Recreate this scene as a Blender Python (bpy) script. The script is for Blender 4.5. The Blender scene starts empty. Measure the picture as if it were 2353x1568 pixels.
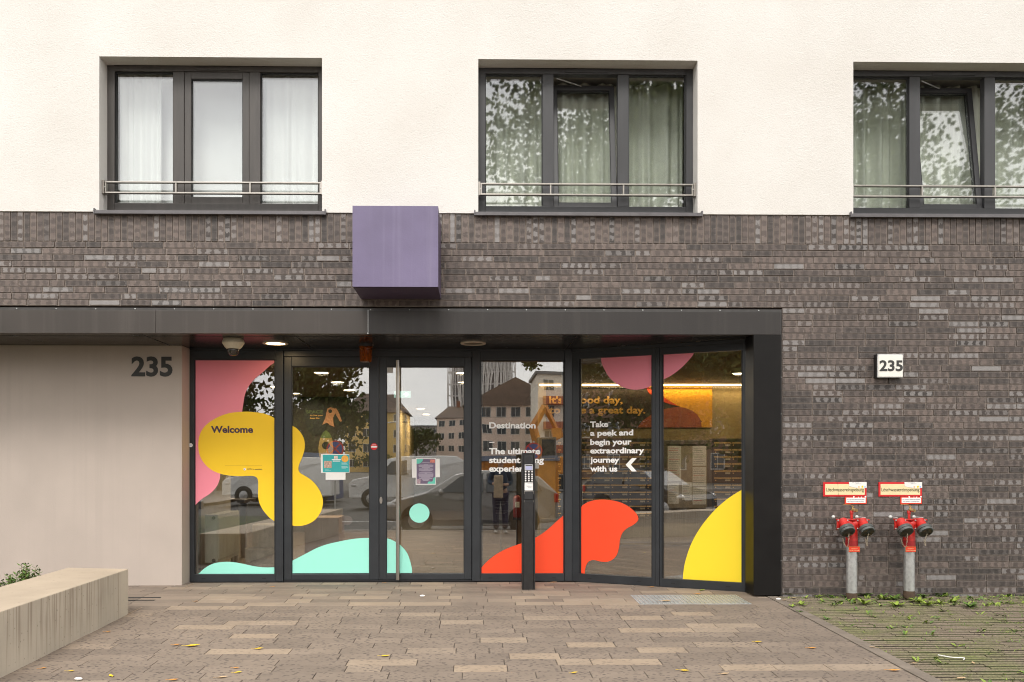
import bpy, bmesh, math, random
from mathutils import Vector, Matrix
R = math.radians
random.seed(7)
S = bpy.context.scene
COL = S.collection

# ------------------------------------------------------------------ camera
F, PX, PY = 1927.0, 1120.6, 1065.0          # calibrated on a 2353 px wide view of the place
CAMP = Vector((0, -8.2, 1.306))
YAW = R(0.85)
cd = bpy.data.cameras.new('camera'); cam = bpy.data.objects.new('camera', cd); COL.objects.link(cam)
cd.sensor_width = 36; cd.lens = F / 2353 * 36
cd.shift_x = (1176.5 - PX) / 2353; cd.shift_y = (PY - 784) / 2353
cd.clip_start = .05; cd.clip_end = 3000
cam.location = CAMP; cam.rotation_euler = (R(90), 0, -YAW)
S.camera = cam

# ------------------------------------------------------------------ world, sun, exposure
S.view_settings.view_transform = 'Standard'; S.view_settings.look = 'None'
S.view_settings.exposure = 0.63; S.view_settings.gamma = 1
SUN_EL, SUN_AZ = R(50), R(186)              # azimuth clockwise from +y: behind and left of the viewer
w = bpy.data.worlds.new('World'); S.world = w; w.use_nodes = True
nt = w.node_tree; nt.nodes.clear()
def nn(t, typ, **kw):
    n = t.nodes.new(typ)
    for k, v in kw.items(): setattr(n, k, v)
    return n
sky = nn(nt, 'ShaderNodeTexSky', sky_type='NISHITA'); sky.sun_disc = False
sky.sun_elevation = SUN_EL; sky.sun_rotation = SUN_AZ; sky.dust_density = 3; sky.air_density = 1
hs = nn(nt, 'ShaderNodeHueSaturation'); hs.inputs['Saturation'].default_value = .12
tc = nn(nt, 'ShaderNodeTexCoord')
mp = nn(nt, 'ShaderNodeMapping'); mp.inputs['Scale'].default_value = (1, 1, 2.6)
nz = nn(nt, 'ShaderNodeTexNoise'); nz.inputs['Scale'].default_value = 2.2; nz.inputs['Detail'].default_value = 5
cr = nn(nt, 'ShaderNodeValToRGB')
cr.color_ramp.elements[0].position = .34; cr.color_ramp.elements[0].color = (.74, .74, .77, 1)
cr.color_ramp.elements[1].position = .66; cr.color_ramp.elements[1].color = (1.0, .985, .955, 1)
mx = nn(nt, 'ShaderNodeMix', data_type='RGBA', blend_type='MIX'); mx.inputs[0].default_value = .72
mx.inputs[7].default_value = (13.5, 13.3, 12.9, 1)      # the even light of the cloud deck
mu = nn(nt, 'ShaderNodeMix', data_type='RGBA', blend_type='MULTIPLY'); mu.inputs[0].default_value = 1
bg = nn(nt, 'ShaderNodeBackground'); bg.inputs[1].default_value = .142
wo = nn(nt, 'ShaderNodeOutputWorld')
L = nt.links.new
L(sky.outputs[0], hs.inputs['Color']); L(hs.outputs[0], mx.inputs[6])
L(tc.outputs['Generated'], mp.inputs[0]); L(mp.outputs[0], nz.inputs[0]); L(nz.outputs[0], cr.inputs[0])
L(mx.outputs[2], mu.inputs[6]); L(cr.outputs[0], mu.inputs[7]); L(mu.outputs[2], bg.inputs[0]); L(bg.outputs[0], wo.inputs[0])
ld = bpy.data.lights.new('sun', 'SUN'); ld.energy = 1.3; ld.angle = R(20); ld.color = (1, .96, .9)
sun = bpy.data.objects.new('sun', ld); COL.objects.link(sun)
sd = Vector((math.sin(SUN_AZ) * math.cos(SUN_EL), math.cos(SUN_AZ) * math.cos(SUN_EL), math.sin(SUN_EL)))
sun.rotation_euler = sd.to_track_quat('Z', 'Y').to_euler(); sun.location = (-4, -20, 25)
S.cycles.filter_width = 1.05
S.cycles.max_bounces = 10; S.cycles.transparent_max_bounces = 16; S.cycles.glossy_bounces = 5
S.cycles.sample_clamp_indirect = 6; S.cycles.caustics_reflective = False; S.cycles.caustics_refractive = False
try: S.cycles.use_denoising = True
except Exception: pass

# ------------------------------------------------------------------ measuring helpers
def ray(x, y):
    a, b = (x - PX) / F, (PY - y) / F
    c, s = math.cos(YAW), math.sin(YAW)
    return Vector((s + a * c, c - a * s, b))
def W(x, y, Y):                       # the point of the plane y = Y seen at (x, y)
    d = ray(x, y); return CAMP + d * ((Y - CAMP.y) / d.y)
def GZ(y):                            # height of the forecourt, which falls away from the house
    if y >= 0: return 0.0
    if y > -4: return .0265 * y
    if y > -8.6: return -.106 + .04 * (y + 4)
    return -.29
def G(x, y):                          # the point of the forecourt seen at (x, y)
    d = ray(x, y); p = None
    lo, hi = 1.0, 40.0
    for _ in range(50):
        m = (lo + hi) / 2; p = CAMP + d * m
        if p.z > GZ(p.y): lo = m
        else: hi = m
    return p
def M(x, y, Yr, Yg=1.09):             # the point at real y = Yr whose mirror image in the glass is seen at (x, y)
    p = W(x, y, 2 * Yg - Yr); return Vector((p.x, Yr, p.z))
def lin(r, g, b):
    f = lambda v: (v / 255 / 12.92) if v / 255 <= .04045 else ((v / 255 + .055) / 1.055) ** 2.4
    return (f(r), f(g), f(b))

# ------------------------------------------------------------------ materials
def mat(name, col, rough=.6, metal=0, var=.12, scale=3, bump=0, bscale=120, spec=.5, stretch=(1, 1, 1), emit=None, alpha=None, coat=0):
    m = bpy.data.materials.new(name); m.use_nodes = True
    t = m.node_tree; b = t.nodes['Principled BSDF']; l = t.links.new
    b.inputs['Roughness'].default_value = rough; b.inputs['Metallic'].default_value = metal
    b.inputs['Specular IOR Level'].default_value = spec; b.inputs['Coat Weight'].default_value = coat
    if emit:
        b.inputs['Emission Color'].default_value = (*emit[:3], 1); b.inputs['Emission Strength'].default_value = emit[3]
    b.inputs['Base Color'].default_value = (*col, 1)
    tc = nn(t, 'ShaderNodeTexCoord'); mp = nn(t, 'ShaderNodeMapping'); mp.inputs['Scale'].default_value = stretch
    l(tc.outputs['Object'], mp.inputs[0])
    if var:
        n = nn(t, 'ShaderNodeTexNoise'); n.inputs['Scale'].default_value = scale; n.inputs['Detail'].default_value = 6; n.inputs['Roughness'].default_value = .62
        r = nn(t, 'ShaderNodeValToRGB'); e = r.color_ramp.elements
        e[0].position = .3; e[0].color = (*[c * (1 - var) for c in col], 1)
        e[1].position = .7; e[1].color = (*[min(1, c * (1 + var)) for c in col], 1)
        l(mp.outputs[0], n.inputs[0]); l(n.outputs[0], r.inputs[0]); l(r.outputs[0], b.inputs['Base Color'])
        if rough > .1 and metal < .5:
            rr = nn(t, 'ShaderNodeMapRange'); rr.inputs['To Min'].default_value = max(0.02, rough - .1); rr.inputs['To Max'].default_value = min(1, rough + .1)
            l(n.outputs[0], rr.inputs[0]); l(rr.outputs[0], b.inputs['Roughness'])
    if bump:
        n2 = nn(t, 'ShaderNodeTexNoise'); n2.inputs['Scale'].default_value = bscale; n2.inputs['Detail'].default_value = 4
        bu = nn(t, 'ShaderNodeBump'); bu.inputs['Strength'].default_value = bump; bu.inputs['Distance'].default_value = .004
        l(mp.outputs[0], n2.inputs[0]); l(n2.outputs[0], bu.inputs['Height']); l(bu.outputs[0], b.inputs['Normal'])
    return m
def glass(name, refl=.13, tint=(1, 1, 1), rough=.0, grime=.0):
    m = bpy.data.materials.new(name); m.use_nodes = True; t = m.node_tree; t.nodes.clear(); l = t.links.new
    tr = nn(t, 'ShaderNodeBsdfTransparent'); tr.inputs[0].default_value = (*tint, 1)
    gl = nn(t, 'ShaderNodeBsdfGlossy'); gl.inputs['Roughness'].default_value = rough
    lf = nn(t, 'ShaderNodeLayerWeight'); lf.inputs[0].default_value = .5
    lw = nn(t, 'ShaderNodeMath', operation='POWER'); l(lf.outputs['Facing'], lw.inputs[0]); lw.inputs[1].default_value = 5
    ma = nn(t, 'ShaderNodeMath', operation='ADD', use_clamp=True); ma.inputs[1].default_value = refl
    mx = nn(t, 'ShaderNodeMixShader'); o = nn(t, 'ShaderNodeOutputMaterial')
    l(lw.outputs[0], ma.inputs[0]); l(ma.outputs[0], mx.inputs[0]); l(tr.outputs[0], mx.inputs[1]); l(gl.outputs[0], mx.inputs[2])
    last = mx
    # float-glass waviness
    tc = nn(t, 'ShaderNodeTexCoord'); n = nn(t, 'ShaderNodeTexNoise'); n.inputs['Scale'].default_value = 1.6; n.inputs['Detail'].default_value = 1
    bu = nn(t, 'ShaderNodeBump'); bu.inputs['Strength'].default_value = .03; bu.inputs['Distance'].default_value = .02
    l(tc.outputs['Object'], n.inputs[0]); l(n.outputs[0], bu.inputs['Height']); l(bu.outputs[0], gl.inputs['Normal'])
    if grime:                          # dried rain streaks and dust on the pane
        df = nn(t, 'ShaderNodeBsdfDiffuse'); df.inputs[0].default_value = (.55, .53, .5, 1)
        mp = nn(t, 'ShaderNodeMapping'); mp.inputs['Scale'].default_value = (26, 26, 5)
        n3 = nn(t, 'ShaderNodeTexNoise'); n3.inputs['Scale'].default_value = 1; n3.inputs['Detail'].default_value = 7; n3.inputs['Roughness'].default_value = .7
        mr = nn(t, 'ShaderNodeMapRange'); mr.inputs[1].default_value = .5; mr.inputs[2].default_value = .85; mr.inputs[4].default_value = grime
        m2 = nn(t, 'ShaderNodeMixShader')
        l(tc.outputs['Object'], mp.inputs[0]); l(mp.outputs[0], n3.inputs[0]); l(n3.outputs[0], mr.inputs[0]); l(mr.outputs[0], m2.inputs[0])
        l(mx.outputs[0], m2.inputs[1]); l(df.outputs[0], m2.inputs[2]); last = m2
    l(last.outputs[0], o.inputs[0])
    return m

def brick_mat():
    m = bpy.data.materials.new('clinker_brick'); m.use_nodes = True; t = m.node_tree; b = t.nodes['Principled BSDF']; l = t.links.new
    at = nn(t, 'ShaderNodeAttribute', attribute_name='tone'); sp = nn(t, 'ShaderNodeSeparateColor'); l(at.outputs['Color'], sp.inputs[0])
    uv = nn(t, 'ShaderNodeUVMap', uv_map='UVMap'); sx = nn(t, 'ShaderNodeSeparateXYZ'); l(uv.outputs[0], sx.inputs[0])
    tc = nn(t, 'ShaderNodeTexCoord')
    def ma(op, a, b_=None, clamp=False):
        n = nn(t, 'ShaderNodeMath', operation=op, use_clamp=clamp)
        for i, v in enumerate((a, b_)):
            if v is None: continue
            if isinstance(v, (int, float)): n.inputs[i].default_value = v
            else: l(v, n.inputs[i])
        return n.outputs[0]
    n1 = nn(t, 'ShaderNodeTexNoise'); n1.inputs['Scale'].default_value = 38; n1.inputs['Detail'].default_value = 5; l(tc.outputs['Object'], n1.inputs[0])
    n2 = nn(t, 'ShaderNodeTexNoise'); n2.inputs['Scale'].default_value = 240; n2.inputs['Detail'].default_value = 3; l(tc.outputs['Object'], n2.inputs[0])
    base = nn(t, 'ShaderNodeValToRGB'); e = base.color_ramp.elements
    e[0].position = 0; e[0].color = (.050, .041, .037, 1); e[1].position = 1; e[1].color = (.136, .104, .090, 1)
    x = e.new if False else base.color_ramp.elements.new(.45); x.color = (.087, .067, .059, 1)
    l(sp.outputs['Red'], base.inputs[0])
    # kiln bands across the brick: five darker and lighter patches along its length
    band = ma('PINGPONG', ma('ADD', ma('MULTIPLY', sx.outputs['X'], ma('ADD', 5.5, ma('MULTIPLY', sp.outputs['Green'], 1.6))), sp.outputs['Green']), 1.0)
    band = ma('ADD', band, ma('MULTIPLY', ma('SUBTRACT', n1.outputs[0], .5), 1.7))
    mr = nn(t, 'ShaderNodeMapRange', interpolation_type='SMOOTHSTEP'); mr.inputs[1].default_value = .36; mr.inputs[2].default_value = .64
    l(band, mr.inputs[0])
    shade = ma('ADD', .74, ma('MULTIPLY', mr.outputs[0], .50))
    m1 = nn(t, 'ShaderNodeMix', data_type='RGBA', blend_type='MULTIPLY'); m1.inputs[0].default_value = 1
    l(base.outputs[0], m1.inputs[6]); cc = nn(t, 'ShaderNodeCombineColor'); [l(shade, cc.inputs[i]) for i in range(3)]; l(cc.outputs[0], m1.inputs[7])
    # pale grey-blue slag patches on some bricks
    gate = nn(t, 'ShaderNodeMapRange'); gate.inputs[1].default_value = .64; gate.inputs[2].default_value = 1.0; gate.inputs[4].default_value = 1.05; l(sp.outputs['Blue'], gate.inputs[0])
    v = ma('SUBTRACT', .5, ma('ABSOLUTE', ma('SUBTRACT', sx.outputs['Y'], .5)))
    vm = nn(t, 'ShaderNodeMapRange'); vm.inputs[1].default_value = .02; vm.inputs[2].default_value = .2; l(v, vm.inputs[0])
    gm = nn(t, 'ShaderNodeMapRange', interpolation_type='SMOOTHSTEP'); gm.inputs[1].default_value = .30; gm.inputs[2].default_value = .72
    l(ma('ADD', mr.outputs[0], ma('MULTIPLY', ma('SUBTRACT', sp.outputs['Blue'], .8), 3.2)), gm.inputs[0])
    gf = ma('MULTIPLY', ma('MULTIPLY', gate.outputs[0], vm.outputs[0]), gm.outputs[0], True)
    m2 = nn(t, 'ShaderNodeMix', data_type='RGBA'); m2.inputs[7].default_value = (.245, .230, .225, 1); l(gf, m2.inputs[0]); l(m1.outputs[2], m2.inputs[6])
    # efflorescence along arrises
    uu = ma('SUBTRACT', .5, ma('ABSOLUTE', ma('SUBTRACT', sx.outputs['X'], .5)))
    ed = ma('MINIMUM', ma('MULTIPLY', uu, 5.0), v)
    em = nn(t, 'ShaderNodeMapRange'); em.inputs[1].default_value = .02; em.inputs[2].default_value = .14; em.inputs[3].default_value = 1; em.inputs[4].default_value = 0; l(ed, em.inputs[0])
    ef = ma('MULTIPLY', ma('MULTIPLY', em.outputs[0], n1.outputs[0]), .62, True)
    m3 = nn(t, 'ShaderNodeMix', data_type='RGBA'); m3.inputs[7].default_value = (.27, .235, .21, 1); l(ef, m3.inputs[0]); l(m2.outputs[2], m3.inputs[6])
    # thin pale firing lines across the brick
    ln_ = ma('PINGPONG', ma('ADD', ma('MULTIPLY', sx.outputs['X'], 9.5), ma('MULTIPLY', sp.outputs['Red'], 3.0)), 1.0)
    lm = nn(t, 'ShaderNodeMapRange'); lm.inputs[1].default_value = .80; lm.inputs[2].default_value = .97; lm.inputs[4].default_value = 1; l(ma('ADD', ln_, ma('MULTIPLY', ma('SUBTRACT', n2.outputs[0], .5), .5)), lm.inputs[0])
    gl_ = nn(t, 'ShaderNodeMapRange'); gl_.inputs[1].default_value = .45; gl_.inputs[2].default_value = .75; gl_.inputs[4].default_value = .55; l(n1.outputs[0], gl_.inputs[0])
    m4 = nn(t, 'ShaderNodeMix', data_type='RGBA'); m4.inputs[7].default_value = (.30, .26, .235, 1); l(ma('MULTIPLY', lm.outputs[0], gl_.outputs[0], True), m4.inputs[0]); l(m3.outputs[2], m4.inputs[6])
    l(m4.outputs[2], b.inputs['Base Color'])
    rr = nn(t, 'ShaderNodeMapRange'); rr.inputs[3].default_value = .42; rr.inputs[4].default_value = .8; l(n1.outputs[0], rr.inputs[0]); l(rr.outputs[0], b.inputs['Roughness'])
    bu = nn(t, 'ShaderNodeBump'); bu.inputs['Strength'].default_value = .5; bu.inputs['Distance'].default_value = .003
    l(ma('ADD', n2.outputs[0], ma('MULTIPLY', n1.outputs[0], 1.5)), bu.inputs['Height']); l(bu.outputs[0], b.inputs['Normal'])
    return m

def paver_mat():
    m = bpy.data.materials.new('concrete_paver'); m.use_nodes = True; t = m.node_tree; b = t.nodes['Principled BSDF']; l = t.links.new
    at = nn(t, 'ShaderNodeAttribute', attribute_name='tone'); sp = nn(t, 'ShaderNodeSeparateColor'); l(at.outputs['Color'], sp.inputs[0])
    ra = nn(t, 'ShaderNodeValToRGB'); e = ra.color_ramp.elements
    e[0].position = 0; e[0].color = (.158, .126, .100, 1); e[1].position = 1; e[1].color = (.345, .262, .185, 1)
    for p, c in ((.3, (.198, .157, .124)), (.62, (.244, .193, .150)), (.8, (.292, .230, .173))):
        x = e.new(p); x.color = (*c, 1)
    l(sp.outputs['Red'], ra.inputs[0])
    tc = nn(t, 'ShaderNodeTexCoord')
    n = nn(t, 'ShaderNodeTexNoise'); n.inputs['Scale'].default_value = 3; n.inputs['Detail'].default_value = 8; n.inputs['Roughness'].default_value = .7; l(tc.outputs['Object'], n.inputs[0])
    mr = nn(t, 'ShaderNodeMapRange'); mr.inputs[1].default_value = .25; mr.inputs[2].default_value = .75; mr.inputs[3].default_value = .84; mr.inputs[4].default_value = 1.14; l(n.outputs[0], mr.inputs[0])
    m1 = nn(t, 'ShaderNodeMix', data_type='RGBA', blend_type='MULTIPLY'); m1.inputs[0].default_value = 1
    cc = nn(t, 'ShaderNodeCombineColor'); [l(mr.outputs[0], cc.inputs[i]) for i in range(3)]
    l(ra.outputs[0], m1.inputs[6]); l(cc.outputs[0], m1.inputs[7])
    # weathered pits where rain reaches the paving
    vo = nn(t, 'ShaderNodeTexVoronoi'); vo.inputs['Scale'].default_value = 46; pmp = nn(t, 'ShaderNodeMapping'); pmp.inputs['Scale'].default_value = (.5, 1, 1); l(tc.outputs['Object'], pmp.inputs[0]); l(pmp.outputs[0], vo.inputs['Vector'])
    n2 = nn(t, 'ShaderNodeTexNoise'); n2.inputs['Scale'].default_value = 55; n2.inputs['Detail'].default_value = 3; l(tc.outputs['Object'], n2.inputs[0])
    sub = nn(t, 'ShaderNodeMath', operation='MULTIPLY_ADD'); l(n2.outputs[0], sub.inputs[0]); sub.inputs[1].default_value = .55; l(vo.outputs['Distance'], sub.inputs[2])
    pm = nn(t, 'ShaderNodeMapRange'); pm.inputs[1].default_value = .50; pm.inputs[2].default_value = .60; pm.inputs[3].default_value = 1; pm.inputs[4].default_value = 0; l(sub.outputs[0], pm.inputs[0])
    pf = nn(t, 'ShaderNodeMath', operation='MULTIPLY'); l(pm.outputs[0], pf.inputs[0]); l(sp.outputs['Green'], pf.inputs[1])
    m2 = nn(t, 'ShaderNodeMix', data_type='RGBA'); m2.inputs[7].default_value = (.085, .068, .058, 1); l(pf.outputs[0], m2.inputs[0]); l(m1.outputs[2], m2.inputs[6])
    # pale smears
    n3 = nn(t, 'ShaderNodeTexNoise'); n3.inputs['Scale'].default_value = 1.4; n3.inputs['Detail'].default_value = 9; n3.inputs['Roughness'].default_value = .75; l(tc.outputs['Object'], n3.inputs[0])
    sm = nn(t, 'ShaderNodeMapRange'); sm.inputs[1].default_value = .66; sm.inputs[2].default_value = .78; sm.inputs[4].default_value = .5; l(n3.outputs[0], sm.inputs[0])
    m3 = nn(t, 'ShaderNodeMix', data_type='RGBA'); m3.inputs[7].default_value = (.5, .46, .42, 1); l(sm.outputs[0], m3.inputs[0]); l(m2.outputs[2], m3.inputs[6])
    l(m3.outputs[2], b.inputs['Base Color']); b.inputs['Roughness'].default_value = .8
    bu = nn(t, 'ShaderNodeBump'); bu.inputs['Strength'].default_value = .45; bu.inputs['Distance'].default_value = .003
    l(n2.outputs[0], bu.inputs['Height']); l(bu.outputs[0], b.inputs['Normal'])
    return m

def plaster_mat():
    m = bpy.data.materials.new('white_scratch_plaster'); m.use_nodes = True; t = m.node_tree; b = t.nodes['Principled BSDF']; l = t.links.new
    tc = nn(t, 'ShaderNodeTexCoord')
    n = nn(t, 'ShaderNodeTexNoise'); n.inputs['Scale'].default_value = .9; n.inputs['Detail'].default_value = 6; l(tc.outputs['Object'], n.inputs[0])
    r = nn(t, 'ShaderNodeValToRGB'); e = r.color_ramp.elements
    e[0].position = .3; e[0].color = (.655, .625, .585, 1); e[1].position = .7; e[1].color = (.735, .712, .680, 1); l(n.outputs[0], r.inputs[0])
    mp = nn(t, 'ShaderNodeMapping'); mp.inputs['Scale'].default_value = (1, 1, 1.9); l(tc.outputs['Object'], mp.inputs[0])
    n2 = nn(t, 'ShaderNodeTexNoise'); n2.inputs['Scale'].default_value = 62; n2.inputs['Detail'].default_value = 4; n2.inputs['Roughness'].default_value = .65; l(mp.outputs[0], n2.inputs[0])
    pm = nn(t, 'ShaderNodeMapRange'); pm.inputs[1].default_value = .26; pm.inputs[2].default_value = .36; pm.inputs[3].default_value = .6; pm.inputs[4].default_value = 0; l(n2.outputs[0], pm.inputs[0])
    m2 = nn(t, 'ShaderNodeMix', data_type='RGBA'); m2.inputs[7].default_value = (.30, .275, .25, 1); l(pm.outputs[0], m2.inputs[0]); l(r.outputs[0], m2.inputs[6])
    l(m2.outputs[2], b.inputs['Base Color']); b.inputs['Roughness'].default_value = .9
    bu = nn(t, 'ShaderNodeBump'); bu.inputs['Strength'].default_value = .8; bu.inputs['Distance'].default_value = .005
    l(n2.outputs[0], bu.inputs['Height']); l(bu.outputs[0], b.inputs['Normal'])
    return m

def streak_mat(name, col, dark, rough, axis='x', pits=True, topcol=None, lo=.86, hi=1.1):
    """board-marked concrete / painted metal with vertical rain streaks starting at the upper edge"""
    m = bpy.data.materials.new(name); m.use_nodes = True; t = m.node_tree; b = t.nodes['Principled BSDF']; l = t.links.new
    tc = nn(t, 'ShaderNodeTexCoord'); mp = nn(t, 'ShaderNodeMapping'); mp.inputs['Scale'].default_value = (22, 22, .5)
    l(tc.outputs['Object'], mp.inputs[0])
    n = nn(t, 'ShaderNodeTexNoise'); n.inputs['Scale'].default_value = .55; n.inputs['Detail'].default_value = 5; n.inputs['Roughness'].default_value = .6; l(mp.outputs[0], n.inputs[0])
    mr = nn(t, 'ShaderNodeMapRange'); mr.inputs[1].default_value = .5; mr.inputs[2].default_value = .68; l(n.outputs[0], mr.inputs[0])
    n2 = nn(t, 'ShaderNodeTexNoise'); n2.inputs['Scale'].default_value = 2.2; n2.inputs['Detail'].default_value = 6; l(tc.outputs['Object'], n2.inputs[0])
    ge = nn(t, 'ShaderNodeNewGeometry'); sx = nn(t, 'ShaderNodeSeparateXYZ'); l(ge.outputs['Normal'], sx.inputs[0])
    up = nn(t, 'ShaderNodeMath', operation='SUBTRACT', use_clamp=True); up.inputs[0].default_value = 1; l(sx.outputs['Z'], up.inputs[1])
    f = nn(t, 'ShaderNodeMath', operation='MULTIPLY', use_clamp=True); l(mr.outputs[0], f.inputs[0]); l(n2.outputs[0], f.inputs[1])
    f2 = nn(t, 'ShaderNodeMath', operation='MULTIPLY', use_clamp=True); l(f.outputs[0], f2.inputs[0]); l(up.outputs[0], f2.inputs[1])
    r = nn(t, 'ShaderNodeValToRGB'); e = r.color_ramp.elements
    e[0].position = .3; e[0].color = (*[c * lo for c in col], 1); e[1].position = .7; e[1].color = (*[min(1, c * hi) for c in col], 1); l(n2.outputs[0], r.inputs[0])
    fac = f2.outputs[0]; basec = r.outputs[0]
    if topcol:                         # rain runs: crisp below the upper arris, fading out down the face
        mp.inputs['Scale'].default_value = (75, 75, 1.6); mr.inputs[1].default_value = .50; mr.inputs[2].default_value = .60
        sz = nn(t, 'ShaderNodeSeparateXYZ'); l(tc.outputs['Object'], sz.inputs[0])
        n5 = nn(t, 'ShaderNodeTexNoise'); n5.inputs['Scale'].default_value = 7; m5 = nn(t, 'ShaderNodeMapping'); m5.inputs['Scale'].default_value = (1, 1, 0); l(tc.outputs['Object'], m5.inputs[0]); l(m5.outputs[0], n5.inputs[0])
        ad = nn(t, 'ShaderNodeMath', operation='MULTIPLY_ADD'); l(n5.outputs[0], ad.inputs[0]); ad.inputs[1].default_value = .55; l(sz.outputs['Z'], ad.inputs[2])
        gz = nn(t, 'ShaderNodeMapRange'); gz.inputs[1].default_value = .50; gz.inputs[2].default_value = .80; l(ad.outputs[0], gz.inputs[0])
        f3 = nn(t, 'ShaderNodeMath', operation='MULTIPLY', use_clamp=True); l(mr.outputs[0], f3.inputs[0]); l(gz.outputs[0], f3.inputs[1])
        upm = nn(t, 'ShaderNodeMath', operation='MULTIPLY'); l(up.outputs[0], upm.inputs[0]); upm.inputs[1].default_value = .50
        f4 = nn(t, 'ShaderNodeMath', operation='MULTIPLY', use_clamp=True); l(f3.outputs[0], f4.inputs[0]); l(upm.outputs[0], f4.inputs[1]); fac = f4.outputs[0]
        mt_ = nn(t, 'ShaderNodeMix', data_type='RGBA', blend_type='MULTIPLY'); l(sx.outputs['Z'], mt_.inputs[0]); l(r.outputs[0], mt_.inputs[6]); mt_.inputs[7].default_value = (*topcol, 1); basec = mt_.outputs[2]
    m2 = nn(t, 'ShaderNodeMix', data_type='RGBA'); m2.inputs[7].default_value = (*dark, 1); l(fac, m2.inputs[0]); l(basec, m2.inputs[6])
    out = m2.outputs[2]
    if pits:
        vo = nn(t, 'ShaderNodeTexVoronoi'); vo.inputs['Scale'].default_value = 21; l(tc.outputs['Object'], vo.inputs['Vector'])
        pm = nn(t, 'ShaderNodeMapRange'); pm.inputs[1].default_value = .08; pm.inputs[2].default_value = .14; pm.inputs[3].default_value = .7; pm.inputs[4].default_value = 0; l(vo.outputs['Distance'], pm.inputs[0])
        m3 = nn(t, 'ShaderNodeMix', data_type='RGBA'); m3.inputs[7].default_value = (*[c * .4 for c in col], 1); l(pm.outputs[0], m3.inputs[0]); l(out, m3.inputs[6]); out = m3.outputs[2]
    l(out, b.inputs['Base Color']); b.inputs['Roughness'].default_value = rough
    n4 = nn(t, 'ShaderNodeTexNoise'); n4.inputs['Scale'].default_value = 90; l(tc.outputs['Object'], n4.inputs[0])
    bu = nn(t, 'ShaderNodeBump'); bu.inputs['Strength'].default_value = .25; bu.inputs['Distance'].default_value = .003; l(n4.outputs[0], bu.inputs['Height']); l(bu.outputs[0], b.inputs['Normal'])
    return m

def moss_mat(name, soil, moss, s=6, lo=.42, hi=.6):
    m = bpy.data.materials.new(name); m.use_nodes = True; t = m.node_tree; b = t.nodes['Principled BSDF']; l = t.links.new
    tc = nn(t, 'ShaderNodeTexCoord')
    n = nn(t, 'ShaderNodeTexNoise'); n.inputs['Scale'].default_value = s; n.inputs['Detail'].default_value = 8; n.inputs['Roughness'].default_value = .7; l(tc.outputs['Object'], n.inputs[0])
    mr = nn(t, 'ShaderNodeMapRange'); mr.inputs[1].default_value = lo; mr.inputs[2].default_value = hi; l(n.outputs[0], mr.inputs[0])
    m2 = nn(t, 'ShaderNodeMix', data_type='RGBA'); m2.inputs[6].default_value = (*soil, 1); m2.inputs[7].default_value = (*moss, 1); l(mr.outputs[0], m2.inputs[0])
    n2 = nn(t, 'ShaderNodeTexNoise'); n2.inputs['Scale'].default_value = 70; n2.inputs['Detail'].default_value = 4; l(tc.outputs['Object'], n2.inputs[0])
    m3 = nn(t, 'ShaderNodeMix', data_type='RGBA', blend_type='OVERLAY'); m3.inputs[0].default_value = .7; l(m2.outputs[2], m3.inputs[6]); l(n2.outputs[0], m3.inputs[7])
    l(m3.outputs[2], b.inputs['Base Color']); b.inputs['Roughness'].default_value = .9
    bu = nn(t, 'ShaderNodeBump'); bu.inputs['Strength'].default_value = .6; bu.inputs['Distance'].default_value = .006; l(n2.outputs[0], bu.inputs['Height']); l(bu.outputs[0], b.inputs['Normal'])
    return m

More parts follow.
